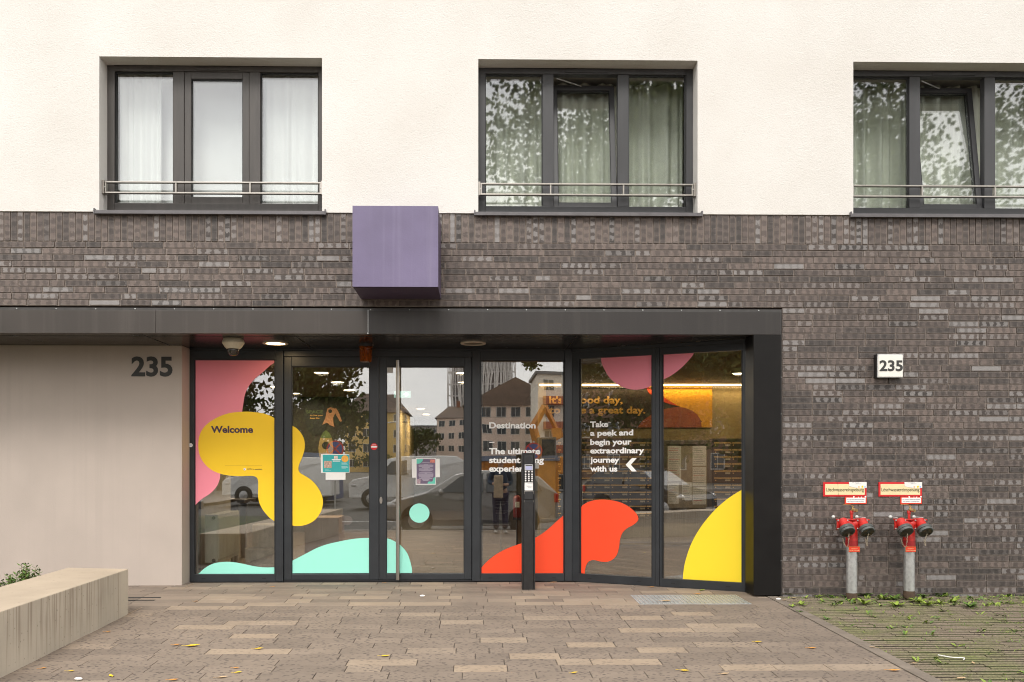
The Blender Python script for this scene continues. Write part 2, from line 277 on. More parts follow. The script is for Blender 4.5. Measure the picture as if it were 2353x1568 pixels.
# ------------------------------------------------------------------ mesh builder
class MB:
    def __init__(s): s.v = []; s.f = []; s.mi = []; s.m = 0; s.uv = []; s.tone = []; s.t = None
    def face(s, pts, uv=None):
        b = len(s.v); s.v += [Vector(p) for p in pts]; s.f.append(list(range(b, b + len(pts)))); s.mi.append(s.m); s.uv.append(uv); s.tone.append(s.t)
    def raw(s, vs, fs):
        b = len(s.v); s.v += [Vector(p) for p in vs]
        for f in fs: s.f.append([b + i for i in f]); s.mi.append(s.m); s.uv.append(None); s.tone.append(s.t)
    def box(s, x0, x1, y0, y1, z0, z1):
        if x0 > x1: x0, x1 = x1, x0
        if y0 > y1: y0, y1 = y1, y0
        if z0 > z1: z0, z1 = z1, z0
        v = [(x0, y0, z0), (x1, y0, z0), (x1, y1, z0), (x0, y1, z0), (x0, y0, z1), (x1, y0, z1), (x1, y1, z1), (x0, y1, z1)]
        s.raw(v, [(0, 3, 2, 1), (4, 5, 6, 7), (0, 1, 5, 4), (1, 2, 6, 5), (2, 3, 7, 6), (3, 0, 4, 7)]); return s
    def obox(s, o, ux, uy, uz, a, b, c):   # oriented box from corner o along three axes with ranges a, b, c
        P = lambda i, j, k: o + ux * a[i] + uy * b[j] + uz * c[k]
        v = [P(0, 0, 0), P(1, 0, 0), P(1, 1, 0), P(0, 1, 0), P(0, 0, 1), P(1, 0, 1), P(1, 1, 1), P(0, 1, 1)]
        s.raw(v, [(0, 3, 2, 1), (4, 5, 6, 7), (0, 1, 5, 4), (1, 2, 6, 5), (2, 3, 7, 6), (3, 0, 4, 7)]); return s
    def prism(s, pts, d):                  # closed outline (3-D points) thickened by vector d
        n = len(pts); d = Vector(d); a = [Vector(p) for p in pts]
        s.raw(a + [p + d for p in a], [list(range(n - 1, -1, -1)), list(range(n, 2 * n))] + [(i, (i + 1) % n, n + (i + 1) % n, n + i) for i in range(n)]); return s
    def tube(s, pts, r, n=10, cap=True):
        pts = [Vector(p) for p in pts]; k = len(pts); rs = r if isinstance(r, (list, tuple)) else [r] * k
        vs = []; up = None
        for i, p in enumerate(pts):
            d = (pts[min(i + 1, k - 1)] - pts[max(i - 1, 0)]).normalized()
            if up is None: up = Vector((0, 0, 1)) if abs(d.z) < .9 else Vector((1, 0, 0))
            a = d.cross(up).normalized(); b = a.cross(d).normalized(); up = b
            vs += [p + (a * math.cos(2 * math.pi * j / n) + b * math.sin(2 * math.pi * j / n)) * rs[i] for j in range(n)]
        fs = [(i * n + j, i * n + (j + 1) % n, (i + 1) * n + (j + 1) % n, (i + 1) * n + j) for i in range(k - 1) for j in range(n)]
        if cap: fs += [list(range(n - 1, -1, -1)), list(range((k - 1) * n, k * n))]
        s.raw(vs, fs); return s
    def lathe(s, prof, o, ax=(0, 0, 1), n=24):   # profile of (radius, height) about axis ax at o
        ax = Vector(ax).normalized(); a = ax.orthogonal().normalized(); b = ax.cross(a); o = Vector(o); vs = []
        for r, h in prof: vs += [o + ax * h + (a * math.cos(2 * math.pi * j / n) + b * math.sin(2 * math.pi * j / n)) * max(r, 1e-5) for j in range(n)]
        k = len(prof)
        s.raw(vs, [(i * n + j, i * n + (j + 1) % n, (i + 1) * n + (j + 1) % n, (i + 1) * n + j) for i in range(k - 1) for j in range(n)]
              + [list(range(n - 1, -1, -1)), list(range((k - 1) * n, k * n))]); return s
    def ball(s, o, r, n=12, sc=(1, 1, 1)):
        o = Vector(o); vs = []; m = n // 2
        for i in range(m + 1):
            for j in range(n):
                a, b = math.pi * i / m, 2 * math.pi * j / n
                vs.append(o + Vector((math.sin(a) * math.cos(b) * sc[0], math.sin(a) * math.sin(b) * sc[1], math.cos(a) * sc[2])) * r)
        s.raw(vs, [(i * n + j, (i + 1) * n + j, (i + 1) * n + (j + 1) % n, i * n + (j + 1) % n) for i in range(m) for j in range(n)]); return s
    def build(s, name, mats, parent=None, smooth=False, bevel=0, label=None, cat=None, group=None, kind=None, origin=None, norm=True):
        if not isinstance(mats, (list, tuple)): mats = [mats]
        me = bpy.data.meshes.new(name)
        if parent is not None:
            off = Vector((0, 0, 0)); p = parent
            while p: off += p.location; p = p.parent
        elif origin is not None: off = Vector(origin)
        elif kind == 'structure': off = Vector((0, 0, 0))
        else:
            xs = [v.x for v in s.v]; ys = [v.y for v in s.v]; zs = [v.z for v in s.v]
            off = Vector(((min(xs) + max(xs)) / 2, (min(ys) + max(ys)) / 2, min(zs)))
        me.from_pydata([v - off for v in s.v], [], s.f)
        for m in mats: me.materials.append(m)
        me.polygons.foreach_set('material_index', s.mi)
        if any(u for u in s.uv):
            u = me.uv_layers.new(name='UVMap'); k = 0
            for pi, p in enumerate(me.polygons):
                for q in range(len(p.loop_indices)):
                    if s.uv[pi]: u.data[k].uv = s.uv[pi][q]
                    k += 1
        if any(x for x in s.tone):
            ca = me.color_attributes.new('tone', 'FLOAT_COLOR', 'CORNER'); k = 0
            for pi, p in enumerate(me.polygons):
                for q in range(len(p.loop_indices)):
                    c = s.tone[pi] or (.5, .5, .5); ca.data[k].color = (*c, 1); k += 1
        if norm and len(s.f) < 40000:
            bm = bmesh.new(); bm.from_mesh(me)
            if bevel or smooth: bmesh.ops.remove_doubles(bm, verts=bm.verts, dist=1e-5)
            bmesh.ops.recalc_face_normals(bm, faces=bm.faces)
            bm.to_mesh(me); bm.free()
        if smooth:
            me.polygons.foreach_set('use_smooth', [True] * len(me.polygons))
            if smooth != 'all':
                try: me.set_sharp_from_angle(angle=R(38))
                except Exception: pass
        o = bpy.data.objects.new(name, me); COL.objects.link(o); o.location = (0, 0, 0) if parent else off
        if parent: o.parent = parent
        if bevel:
            b = o.modifiers.new('bevel', 'BEVEL'); b.width = bevel; b.segments = 2; b.limit_method = 'ANGLE'; b.angle_limit = R(40)
        tag(o, label, cat, group, kind)
        return o
def tag(o, label=None, cat=None, group=None, kind=None):
    if label: o['label'] = label
    if cat: o['category'] = cat
    if group: o['group'] = group
    if kind: o['kind'] = kind
    return o
def thing(name, label, cat, loc, group=None):
    o = bpy.data.objects.new(name, None); COL.objects.link(o); o.location = loc; o.empty_display_size = .1
    return tag(o, label, cat, group)
def rename(o, label): o['label'] = label; return o
def copy_tree(o, parent=None, loc=None):
    c = o.copy(); COL.objects.link(c)
    if parent is not None: c.parent = parent
    if loc is not None: c.location = loc
    for ch in list(o.children): copy_tree(ch, c)
    return c
_cap = [None]
def text_mesh(body, bold):
    c = bpy.data.curves.new('lettering', 'FONT'); c.body = body; c.offset = bold; c.extrude = .012; c.resolution_u = 4
    o = bpy.data.objects.new('lettering', c); COL.objects.link(o)
    dg = bpy.context.evaluated_depsgraph_get(); dg.update()
    me = bpy.data.meshes.new_from_object(o.evaluated_get(dg), depsgraph=dg)
    vs = [v.co.copy() for v in me.vertices]; fs = [list(p.vertices) for p in me.polygons]
    bpy.data.objects.remove(o); bpy.data.curves.remove(c); bpy.data.meshes.remove(me)
    return vs, fs
def text(mb, body, o, ux, uz, n, width, cap, bold=.022, thick=.001, center=False):
    """lettering whose baseline starts at o: width along ux, capital height along uz, standing proud along n"""
    if _cap[0] is None:
        v, _ = text_mesh('H', 0); _cap[0] = (max(p.y for p in v), )
    vs, fs = text_mesh(body, bold)
    if not vs: return
    x0 = min(p.x for p in vs); x1 = max(p.x for p in vs); zz = cap / _cap[0][0]
    sx = zz if width is None else width / (x1 - x0)
    sh = -(x1 - x0) * sx / 2 if center else 0
    o = Vector(o); ux = Vector(ux); uz = Vector(uz); n = Vector(n)
    mb.raw([o + ux * ((p.x - x0) * sx + sh) + uz * p.y * zz + n * (thick * (0.5 + p.z / .024)) for p in vs], fs)
def smoothline(pts, closed=False, k=6):
    P = [Vector((*p, 0)) if len(p) == 2 else Vector(p) for p in pts]; n = len(P); out = []
    for i in range(n if closed else n - 1):
        a, b, c, d = (P[(i - 1) % n], P[i], P[(i + 1) % n], P[(i + 2) % n]) if closed else (P[max(i - 1, 0)], P[i], P[i + 1], P[min(i + 2, n - 1)])
        for j in range(k):
            t = j / k
            out.append(.5 * ((2 * b) + (c - a) * t + (2 * a - 5 * b + 4 * c - d) * t * t + (3 * b - a - 3 * c + d) * t ** 3))
    if not closed: out.append(P[-1])
    return out
X, Y_, Z = Vector((1, 0, 0)), Vector((0, 1, 0)), Vector((0, 0, 1))
NF = Vector((0, -1, 0))               # out of the facade, towards the street

# ------------------------------------------------------------------ palette
m_brick = brick_mat(); m_paver = paver_mat(); m_plaster = plaster_mat()
m_mortar = mat('mortar', (.27, .222, .19), .9, var=.15, scale=9, bump=.4, bscale=150)
m_concrete_wall = streak_mat('painted_concrete', (.46, .392, .343), (.43, .365, .32), .75, pits=False, lo=.95, hi=1.04)
m_bench = streak_mat('cast_concrete', (.48, .425, .345), (.17, .12, .085), .8, topcol=(.86, .79, .73))
m_frame = mat('anthracite_frame', (.024, .027, .031), .38, var=.12, scale=6, bump=.06, bscale=300)
m_wframe = mat('window_frame_grey', (.050, .050, .053), .45, var=.15, scale=5, bump=.1, bscale=260, stretch=(1, 1, .25))
m_wframe_b = mat('window_frame_brown', (.066, .059, .054), .5, var=.22, scale=4, bump=.1, bscale=260, stretch=(3, 3, .4))
m_gasket = mat('rubber_gasket', (.012, .012, .013), .6, var=0)
m_fascia = streak_mat('bronze_fascia', (.048, .039, .033), (.078, .067, .058), .45, pits=False)
m_fascia2 = streak_mat('bronze_fascia_dark', (.023, .019, .017), (.042, .036, .031), .45, pits=False)
m_fascia_dark = mat('dark_cladding', (.009, .008, .0075), .40, spec=.18, var=.25, scale=4, bump=.05, bscale=90)
m_soffit = mat('soffit_panel', (.016, .014, .014), .24, var=.15, scale=3)
m_steel = mat('brushed_steel', (.40, .37, .335), .34, 1, var=.1, scale=30, stretch=(1, 1, .05))
m_galv = mat('galvanised_steel', (.52, .52, .51), .45, .75, var=.25, scale=26, bump=.1, bscale=90)
m_alu = mat('aluminium_sill', (.13, .122, .127), .42, .35, var=.12, scale=8)
m_glass = glass('window_glass', .165, (.94, .96, .95), rough=.018)
m_glass_low = glass('shopfront_glass', .245, (.86, .87, .85), grime=.05)
m_black = mat('black_paint', (.016, .015, .015), .38, var=.4, scale=18, bump=.08, bscale=120)
m_blackpl = mat('black_plastic', (.018, .018, .019), .5, var=.1)
m_white = mat('white_film', (.90, .885, .86), .5, var=.03)
m_digit = mat('dark_digit_paint', (.035, .034, .032), .6, var=.1)
m_pink = mat('pink_film', (.88, .27, .345), .5, var=.02, spec=.35)
m_yellow = mat('yellow_film', (.93, .60, .022), .5, var=.02, spec=.35)
m_yellow2 = mat('lemon_film', (.95, .70, .03), .5, var=.02, spec=.35)
m_teal = mat('mint_film', (.33, .80, .66), .5, var=.02, spec=.35)
m_orange = mat('orange_red_film', (.92, .075, .022), .5, var=.02, spec=.35)
m_plum = mat('plum_lettering', (.055, .022, .05), .5, var=0)
m_paper = mat('white_paper', (.82, .80, .77), .7, var=.05, scale=9)
m_leaf_y = mat('yellow_leaf', (.80, .53, .03), .6, var=.3, scale=40)
m_leaf_o = mat('orange_leaf', (.68, .30, .06), .6, var=.3, scale=40)
m_leaf_b = mat('tan_leaf', (.55, .38, .22), .7, var=.3, scale=40)
m_weed = mat('weed_green', (.23, .31, .045), .55, var=.4, scale=30)
m_weed2 = mat('weed_dark_green', (.095, .17, .030), .55, var=.4, scale=30)
m_stem = mat('stem', (.14, .12, .04), .7, var=.2)

# ------------------------------------------------------------------ ground
m_asphalt = mat('asphalt', (.075, .072, .068), .85, var=.25, scale=1.2, bump=.4, bscale=120)
m_soil_groove_shade = moss_mat('soil_moss_and_groove_shade', (.040, .031, .022), (.062, .085, .020))
g = MB(); g.face([(-700, -900, -.46), (700, -900, -.46), (700, 30, -.46), (-700, 30, -.46)])
g.build('ground', mat('far_ground', (.12, .11, .095), .9, var=.3, scale=.2), kind='structure')
g = MB(); g.face([(-300, -19, -.43), (300, -19, -.43), (300, -9.75, -.43), (-300, -9.75, -.43)])
g.face([(-11, -400, -.432), (9, -400, -.432), (9, -19, -.432), (-11, -19, -.432)])
g.build('road', m_asphalt, kind='structure')
g = MB()
for a in (-60, -40, -22, -13, -5.5, 3.2, 11.5, 21, 34):
    g.face([(a, -14.6, -.424), (a + 3.4, -14.6, -.424), (a + 3.4, -14.45, -.424), (a, -14.45, -.424)])
g.build('road_marking', mat('road_paint', (.6, .6, .58), .7, var=.2), kind='structure')
g = MB(); g.box(-60, 60, -9.75, -9.6, -.46, -.292); g.box(-60, -11, -19.2, -19, -.46, -.30); g.box(9, 60, -19.2, -19, -.46, -.30)
g.build('kerb', mat('kerb_granite', (.36, .33, .31), .8, var=.2, scale=20), kind='structure')
g = MB(); g.face([(-60, -40, -.305), (-11, -40, -.305), (-11, -19.2, -.305), (-60, -19.2, -.305)]); g.face([(9, -40, -.305), (60, -40, -.305), (60, -19.2, -.305), (9, -19.2, -.305)])
g.build('far_pavement', mat('far_pavement_slab', (.26, .23, .21), .85, var=.2, scale=1), kind='structure')

XK = 2.862                              # line of the edging strip between paving and grass pavers
def sheet(x0, x1, ys, dz):
    b = MB()
    for a, c in zip(ys[:-1], ys[1:]):
        b.face([(x0, c, GZ(c) + dz), (x1, c, GZ(c) + dz), (x1, a, GZ(a) + dz), (x0, a, GZ(a) + dz)])
    return b
YS = [16, 0, -1, -2, -3, -4, -5, -6, -7, -8.6, -9.6]
sheet(-12, XK, YS, -.0065).build('paving_joints', mat('joint_sand', (.10, .083, .068), .95, var=.3, scale=12), kind='structure')
sheet(XK, 14, YS[1:], -.030).build('soil', m_soil_groove_shade, kind='structure')
rp = random.Random(11)
pv = MB(); PW = .16; row = 0; y = 1.02
while y > -9.5:
    y2 = y - PW; j = .0019; x = -9.0 - rp.random() * .5
    while x < XK - .02:
        ln = rp.choice([.24, .36, .36, .36, .48, .48, .60]); x2 = min(x + ln, XK - .004)
        if XK - x2 < .10: x2 = XK - .004
        xm, ym = (x + x2) / 2, (y + y2) / 2
        hidden = (1.52 < x and x2 < 2.60 and -.42 < y2 and y < .10)
        if not hidden:
            t = rp.random()
            if ym > -.38: t = .15 + .72 * t ** .8
            else: t = (.20 + .46 * t) if t < .83 else (.70 + .22 * rp.random())
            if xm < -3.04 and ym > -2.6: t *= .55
            wet = min(1, max(0, (-.42 - ym) / .12)) * (1 if t < .75 else .55)
            pv.t = (t, wet, rp.random()); e = .0025; dz = rp.uniform(-.0012, .0012)
            a, b, c, d = x + j, x2 - j, y2 + j, y - j
            z1, z2 = GZ(c) + dz, GZ(d) + dz
            pv.face([(a + e, c + e, z1), (b - e, c + e, z1), (b - e, d - e, z2), (a + e, d - e, z2)])
            for q in (((a, c), (b, c), (b - e, c + e), (a + e, c + e)), ((b, c), (b, d), (b - e, d - e), (b - e, c + e)), ((b, d), (a, d), (a + e, d - e), (b - e, d - e)), ((a, d), (a, c), (a + e, c + e), (a + e, d - e))):
                zz = [z1 if qq[1] < (c + d) / 2 else z2 for qq in q]
                pv.face([(q[0][0], q[0][1], zz[0] - .006), (q[1][0], q[1][1], zz[1] - .006), (q[2][0], q[2][1], zz[2]), (q[3][0], q[3][1], zz[3])])
        x = x2
    y = y2; row += 1
pv.build('paving', m_paver, kind='structure', norm=False)
# edging strip
es = MB(); y = .02
while y > -9.4:
    y2 = y - 1.0
    es.obox(Vector((XK + .002, y2 + .004, GZ(y2) - .1)), X, Vector((0, y - y2 - .008, GZ(y) - GZ(y2))), Z, (0, .096), (0, 1), (0, .103)); y = y2
es.build('edging_strip', mat('edging_concrete', (.20, .165, .132), .85, var=.22, scale=7, bump=.4, bscale=120), kind='structure')
# steel edge and drain beside the bench
es = MB(); es.obox(Vector((-3.055, -.80, GZ(-.8) - .05)), X, Vector((0, 1.72, .0212)), Z, (0, .012), (0, 1), (0, .055))
es.build('steel_edge', mat('weathered_steel_edge', (.33, .25, .18), .6, .3, var=.3, scale=20), kind='structure')
es = MB()
es.box(-9, -3.06, -.02, .02, -.02, .0025); es.box(-9, -3.06, -.16, -.125, -.02, .001)
es.build('drain_slot', mat('drain_dark', (.02, .018, .017), .7, var=.1), kind='structure')
m_rib = moss_mat('mossy_rib_concrete', (.190, .150, .108), (.150, .160, .055), 1.6, .45, .70)
# ribbed grass pavers
gr = MB(); y = -.02; rg = random.Random(5); k = 0
while y > -9.2:
    x = XK + .10 + rg.random() * .2
    wv = .037
    xs = [XK + .103]
    xx = XK + .103 + (.17 if (k // 3) % 2 else .33)
    while xx < 12: xs.append(xx); xx += .33
    xs.append(12)
    for a, b in zip(xs[:-1], xs[1:]):
        gr.t = (.06 + .30 * rg.random(), .55, rg.random())
        o = Vector((a + .002, y, GZ(y) + rg.uniform(-.002, .002))); ux = X * (b - a - .004); uy = Vector((0, -1, (GZ(y - .1) - GZ(y)) / .1))
        s = (b - a - .004)
        pr = [(0, -.036), (.002, -.005), (.009, 0), (wv - .009, 0), (wv - .002, -.005), (wv, -.036)]
        vs = [o + uy * p + Z * q for p, q in pr] + [o + ux + uy * p + Z * q for p, q in pr]
        n = 6
        for i in range(5):
            gr.m = 1 if i in (0, 4) else 0; gr.face([vs[i], vs[i + 1], vs[n + i + 1], vs[n + i]])  # soil-dark side walls: groove shade painted into the ridge colour
    y -= .0625; k += 1
gr.build('grass_pavers', [m_rib, m_soil_groove_shade], kind='structure')

# ------------------------------------------------------------------ the house
HOUSE = thing('apartment_building', 'apartment building with white plaster upper floor above a dark clinker brick ground floor', 'building', (0, 0, 0))
ZS = W(1176, 491.5, 0).z               # plaster / brick line
ZF1 = W(1176, 709, -.03).z; ZF0 = W(1176, 768.3, -.03).z     # fascia
ZC = ZF0 + .004                        # soffit height
wins = []
for (xl, xr, top) in ((228, 740, 130.5), (1099, 1603, 137.5), (1960.7, 2464, 140)):
    a, b = W(xl, top, -.012), W(xr, top, -.012); wins.append((a.x, b.x, a.z))
ZT = sum(q[2] for q in wins) / 3
# plaster with three openings and their reveals
pl = MB(); yf, yr = -.012, .19; x = -9.0; top = 7.4
for a, b, _ in wins:
    pl.face([(x, yf, ZS), (a, yf, ZS), (a, yf, ZT), (x, yf, ZT)])
    pl.face([(a, yf, ZS), (a, yr, ZS), (a, yr, ZT), (a, yf, ZT)]); pl.face([(b, yf, ZS), (b, yr, ZS), (b, yr, ZT), (b, yf, ZT)])
    pl.face([(a, yf, ZT), (b, yf, ZT), (b, yr, ZT), (a, yr, ZT)])
    x = b
pl.face([(x, yf, ZS), (9, yf, ZS), (9, yf, ZT), (x, yf, ZT)])
pl.face([(-9, yf, ZT), (9, yf, ZT), (9, yf, top), (-9, yf, top)])
pl.face([(-9, yf, ZS), (9, yf, ZS), (9, .01, ZS - .002), (-9, .01, ZS - .002)])
pl.build('plaster_wall', m_plaster, HOUSE, label='white rough plaster wall of the upper floor', norm=False)
bk = MB(); bk.box(-9, 9, .25, .29, ZF0, 12.5); bk.box(-9, 9, .2, 16, 12.5, 12.6)
for a, b in ((-9, wins[0][0]), (wins[0][1], wins[1][0]), (wins[1][1], wins[2][0]), (wins[2][1], 9)): pass
# bricks
rb = random.Random(3)
br = MB(); COURSE = .0625; JT = .0105
XC1 = W(1797.5, 1000, 0).x
def brick(x0, x1, z0, z1, vertical=False):
    br.t = (rb.random(), rb.random() * 2, rb.random()); d = rb.uniform(-.0025, .0015); t1 = rb.uniform(-.0015, .0015); jig = lambda: rb.uniform(-.0014, .0014)
    x0 += jig(); x1 += jig(); z0 += jig() * .8; z1 += jig() * .8; yb = .014
    f = [(x0, d, z0), (x1, d + t1, z0), (x1, d + t1, z1), (x0, d, z1)]
    ln = (x1 - x0) / .29 if not vertical else (z1 - z0) / .29
    uv = [(0, 0), (ln, 0), (ln, 1), (0, 1)] if not vertical else [(0, 0), (0, 1), (ln, 1), (ln, 0)]
    br.face(f, uv)
    bk_ = [(p[0], yb, p[2]) for p in f]
    for i in range(4):
        k = (i + 1) % 4; br.face([f[k], f[i], bk_[i], bk_[k]], [uv[k], uv[i], uv[i], uv[k]])
def course(xa, xb, z0):
    x = xa - rb.random() * .28 if xa < -5 else xa
    first = True
    while x < xb - .03:
        ln = rb.choice([.2895] * 6 + [.2895, .215, .14]) if not (first and xa > -5) else rb.choice([.2895, .14, .215])
        first = False; e = min(x + ln, xb)
        if xb - e < .05: e = xb
        brick(x, e, z0, z0 + COURSE - JT); x = e + JT
ZSB = W(1176, 557.6, 0).z                # underside of the soldier course
x = -7.0
while x < 7.0:
    brick(x, x + .052, ZSB, ZS - .006, True); x += .0625
z = ZSB - COURSE
while z > ZF1 + .003: course(-7, 7, z); z -= COURSE
ztop = z + COURSE
while z > -.05:
    course(XC1 + .004, 7, z); z -= COURSE
br.build('brick_wall', m_brick, HOUSE, label='dark brown clinker brick wall with an upright top course', norm=False)
mo = MB(); mo.box(-9, 9, .010, .2, ztop - .006, ZS - .003); mo.box(XC1 + .002, 9, .010, .2, -.2, ztop - .006)
mo.build('mortar', m_mortar, HOUSE)
sh = MB(); sh.box(-9, wins[0][0], .19, .3, ZS, 7.4); sh.box(wins[0][1], wins[1][0], .19, .3, ZS, 7.4); sh.box(wins[1][1], wins[2][0], .19, .3, ZS, 7.4); sh.box(wins[2][1], 9, .19, .3, ZS, 7.4)
for a, b, _ in wins: sh.box(a, b, .195, .3, ZT, 7.4)
sh.box(-9, 9, -.012, 12, 7.401, 7.6); sh.box(-9, -8.9, .3, 12, 0, 7.4); sh.box(8.9, 9, .3, 12, 0, 7.4); sh.box(-9, 9, 12, 12.1, 3.0, 7.4); sh.box(-9, 9, .22, 12, ZS - .3, ZS - .05); sh.box(-9, 9, .2, .22, ZF1, ZS - .06)
sh.build('shell_wall', mat('inner_plaster', (.55, .52, .48), .9, var=.05), HOUSE)

# fascia, column, soffit
def seam_x(xd): return W(xd, 740, -.03).x
XF1 = W(1794.5, 740, -.03).x; XFC = W(1731.5, 1000, -.03).x
fx = [-8.9, seam_x(358), seam_x(846), XF1]
zt = ZF1 - .028
for a, b in zip(fx[:-1], fx[1:]):
    f = MB(); f.box(a + .0015, b - .0015, -.032, .03, ZF0, zt)
    f.build('fascia_panel', m_fascia if b < XF1 else m_fascia2, HOUSE, bevel=.002)
f = MB(); f.box(-8.9, XF1 + .012, -.012, .03, zt + .001, ZF1); f.box(XF1 + .001, XF1 + .012, -.012, .03, -.0, zt)
f.build('cladding_flashing', mat('flashing_metal', (.05, .046, .044), .45, var=.3, scale=20), HOUSE)
x = -5.2
while x < XF1: f = MB(); f.lathe([(.007, 0), (.007, .003), (.003, .006)], (x, -.012, ZF1 - .012), NF, 8); f.build('cladding_screw', m_galv, HOUSE); x += .38
z = .35
while z < 2.5: f = MB(); f.lathe([(.006, 0), (.006, .003), (.003, .006)], (XF1 + .006, -.012, z), NF, 8); f.build('cladding_screw', m_galv, HOUSE); z += .36
f = MB(); f.box(XFC, XF1, -.031, .22, .012, ZF0 - .002)
f.build('cladding_column', m_fascia_dark, HOUSE, bevel=.002, label='black sheet metal column at the right end of the canopy')
f = MB(); f.box(-8.9, XF1, .031, 1.2, ZC, ZC + .25)
f.build('soffit', m_soffit, HOUSE, label='dark glossy canopy soffit')
f = MB()
for xd in (1312, 700, 372): 
    p = W(xd, 782, .6); f.box(p.x - .003, p.x + .003, .04, 1.04, ZC - .003, ZC + .001)
f.box(-8.9, XF1, .17, .175, ZC - .0025, ZC + .001)
f.build('soffit_joint', m_gasket, HOUSE)

# concrete wall at the left, with the painted number
YW = .82; XWR = W(418, 1000, YW).x
f = MB(); f.box(-9, XWR, YW, 1.5, -.02, ZC - .001)
cw = f.build('concrete_wall', m_concrete_wall, HOUSE, label='smooth taupe painted concrete wall under the canopy', bevel=.004)
def numeral(mb, chars, x0, x1, y0, y1, Y, th):
    a, b = W(x0, y1, Y), W(x1, y0, Y)
    text(mb, chars, (a.x, Y, a.z), X, Z, NF, b.x - a.x, b.z - a.z, .03, th)
f = MB(); numeral(f, '235', 302, 396.5, 822, 863.5, YW - .001, .004)
f.build('house_number', m_digit, cw, label='large dark painted house number 235')

# ------------------------------------------------------------------ shopfront
FY, BY = 1.06, 1.15
zsill = W(700, 1319.5, FY).z; zhead = W(700, 826.5, FY).z; zleaf = W(760, 842, FY).z
def wx(xd): return W(xd, 1080, FY).x
def bx(mb, xa, xb, z0, z1, y0=FY, y1=BY): return mb.box(wx(xa), wx(xb), y0, y1, z0, z1)
f = MB(); f.box(XWR, wx(430), FY + .02, BY + .3, 0, ZC); bx(f, 430, 1313, zhead + .10, ZC, FY, BY); f.build('transom', m_frame, HOUSE, bevel=.002)
f = MB(); bx(f, 634, 651, 0.004, zhead + .099, FY - .004, BY); f.build('shopfront_post', m_frame, HOUSE, bevel=.003)
f = MB(); bx(f, 1085, 1103, 0.004, zhead + .099, FY - .004, BY); f.build('shopfront_post', m_frame, HOUSE, bevel=.003)
f = MB(); bx(f, 1298, 1314.5, 0.004, zhead + .099, FY - .006, BY); f.build('shopfront_post', m_frame, HOUSE, bevel=.003)
for q0, q1 in ((626, 660), (1078, 1110), (1292, 1330)): f = MB(); bx(f, q0, q1, .004, ZC, BY + .001, BY + .03); f.build('shopfront_post', m_frame, HOUSE)  # added backing strips: block light leaking through gaps beside the posts
GY0, GY1 = FY + .028, FY + .046
def weep(par, xds, z):
    for xd in xds:
        p = wx(xd); f = MB(); f.box(p - .022, p + .022, FY - .003, FY + .001, z - .006, z + .006); f.build('drain_cap', m_gasket, par)
def fixed(xa, xb, ga, gb, lab):
    f = MB(); bx(f, xa, ga, 0.003, zhead + .098); bx(f, gb, xb, 0.003, zhead + .098)
    bx(f, ga, gb, 0.003, zsill); bx(f, ga, gb, zhead, zhead + .098)
    o = f.build('shopfront_window', m_frame, HOUSE, bevel=.002, label=lab)
    g = MB(); bx(g, ga + .2, gb - .2, zsill + .001, zhead - .001, GY0, GY1); g.build('pane', m_glass_low, o, label=None)
    k = MB()
    for a, b in ((ga, ga + 1.6), (gb - 1.6, gb)): bx(k, a, b, zsill, zhead, FY + .018, GY0 - .001)
    bx(k, ga + 1.6, gb - 1.6, zhead - .008, zhead, FY + .018, GY0 - .001); k.build('gasket', m_gasket, o)
    weep(o, (xa + (ga - xa) + 22, gb - 24), zsill - .045)
    return o
winA = fixed(430.5, 633.5, 446, 631, 'fixed shopfront pane left of the doors')
winB = fixed(1103.5, 1297.5, 1105, 1296.5, 'fixed shopfront pane right of the doors behind the intercom pillar')
def door(xa, xb, ga, gb, lab):
    zt_ = zhead + .03; f = MB(); y0 = FY + .006
    bx(f, xa, ga, .022, zt_, y0, BY); bx(f, gb, xb, .022, zt_, y0, BY); bx(f, ga, gb, .022, zsill, y0, BY); bx(f, ga, gb, zleaf, zt_, y0, BY)
    o = f.build('entrance_door', m_frame, HOUSE, bevel=.004, label=lab)
    g = MB(); bx(g, ga + .2, gb - .2, zsill + .001, zleaf - .001, GY0, GY1); g.build('pane', m_glass_low, o)
    k = MB()
    for a, b in ((ga, ga + 1.4), (gb - 1.4, gb)): bx(k, a, b, zsill, zleaf, y0 + .012, GY0 - .001)
    bx(k, ga + 1.4, gb - 1.4, zleaf - .01, zleaf, y0 + .012, GY0 - .001); bx(k, ga + 1.4, gb - 1.4, zsill, zsill + .006, y0 + .012, GY0 - .001); k.build('gasket', m_gasket, o)
    return o
doorL = door(652.5, 870.2, 669.5, 848.8, 'left leaf of the glazed entrance door')
doorR = door(871.2, 1083.5, 887.3, 1066.5, 'right leaf of the glazed entrance door with a long steel bar handle')
f = MB(); bx(f, 652, 1084, zhead + .034, zhead + .098, FY, BY); f.build('transom', m_frame, HOUSE, bevel=.002)
f = MB(); bx(f, 652, 1084, .001, .018, FY + .012, BY); f.build('threshold', m_gasket, HOUSE)  # dark rubber colour stands in for the shaded gap under the doors
# bar handle with two stand-offs
hx = W(914, 1080, FY - .07).x; z0, z1 = W(914, 1333, FY - .07).z, W(914, 828, FY - .07).z
f = MB(); f.tube([(hx, FY - .07, z0), (hx, FY - .07, z1)], .0205, 20)
for zz in (z0 + .06, z1 - .06):
    f.tube([(hx, FY - .066, zz), (hx + .012, FY - .03, zz), (hx + .012, FY + .006, zz)], .011, 10)
f.build('pull_handle', m_steel, doorR, smooth=True)
f = MB(); p = W(875.5, 1150, FY); f.prism(smoothline([(p.x + .02 * math.cos(a) * (.8), FY - .008, p.z + .038 * math.sin(a)) for a in [i * math.pi / 6 for i in range(12)]], True, 3), (0, .014, 0)); f.build('lock_cylinder', m_steel, doorR)

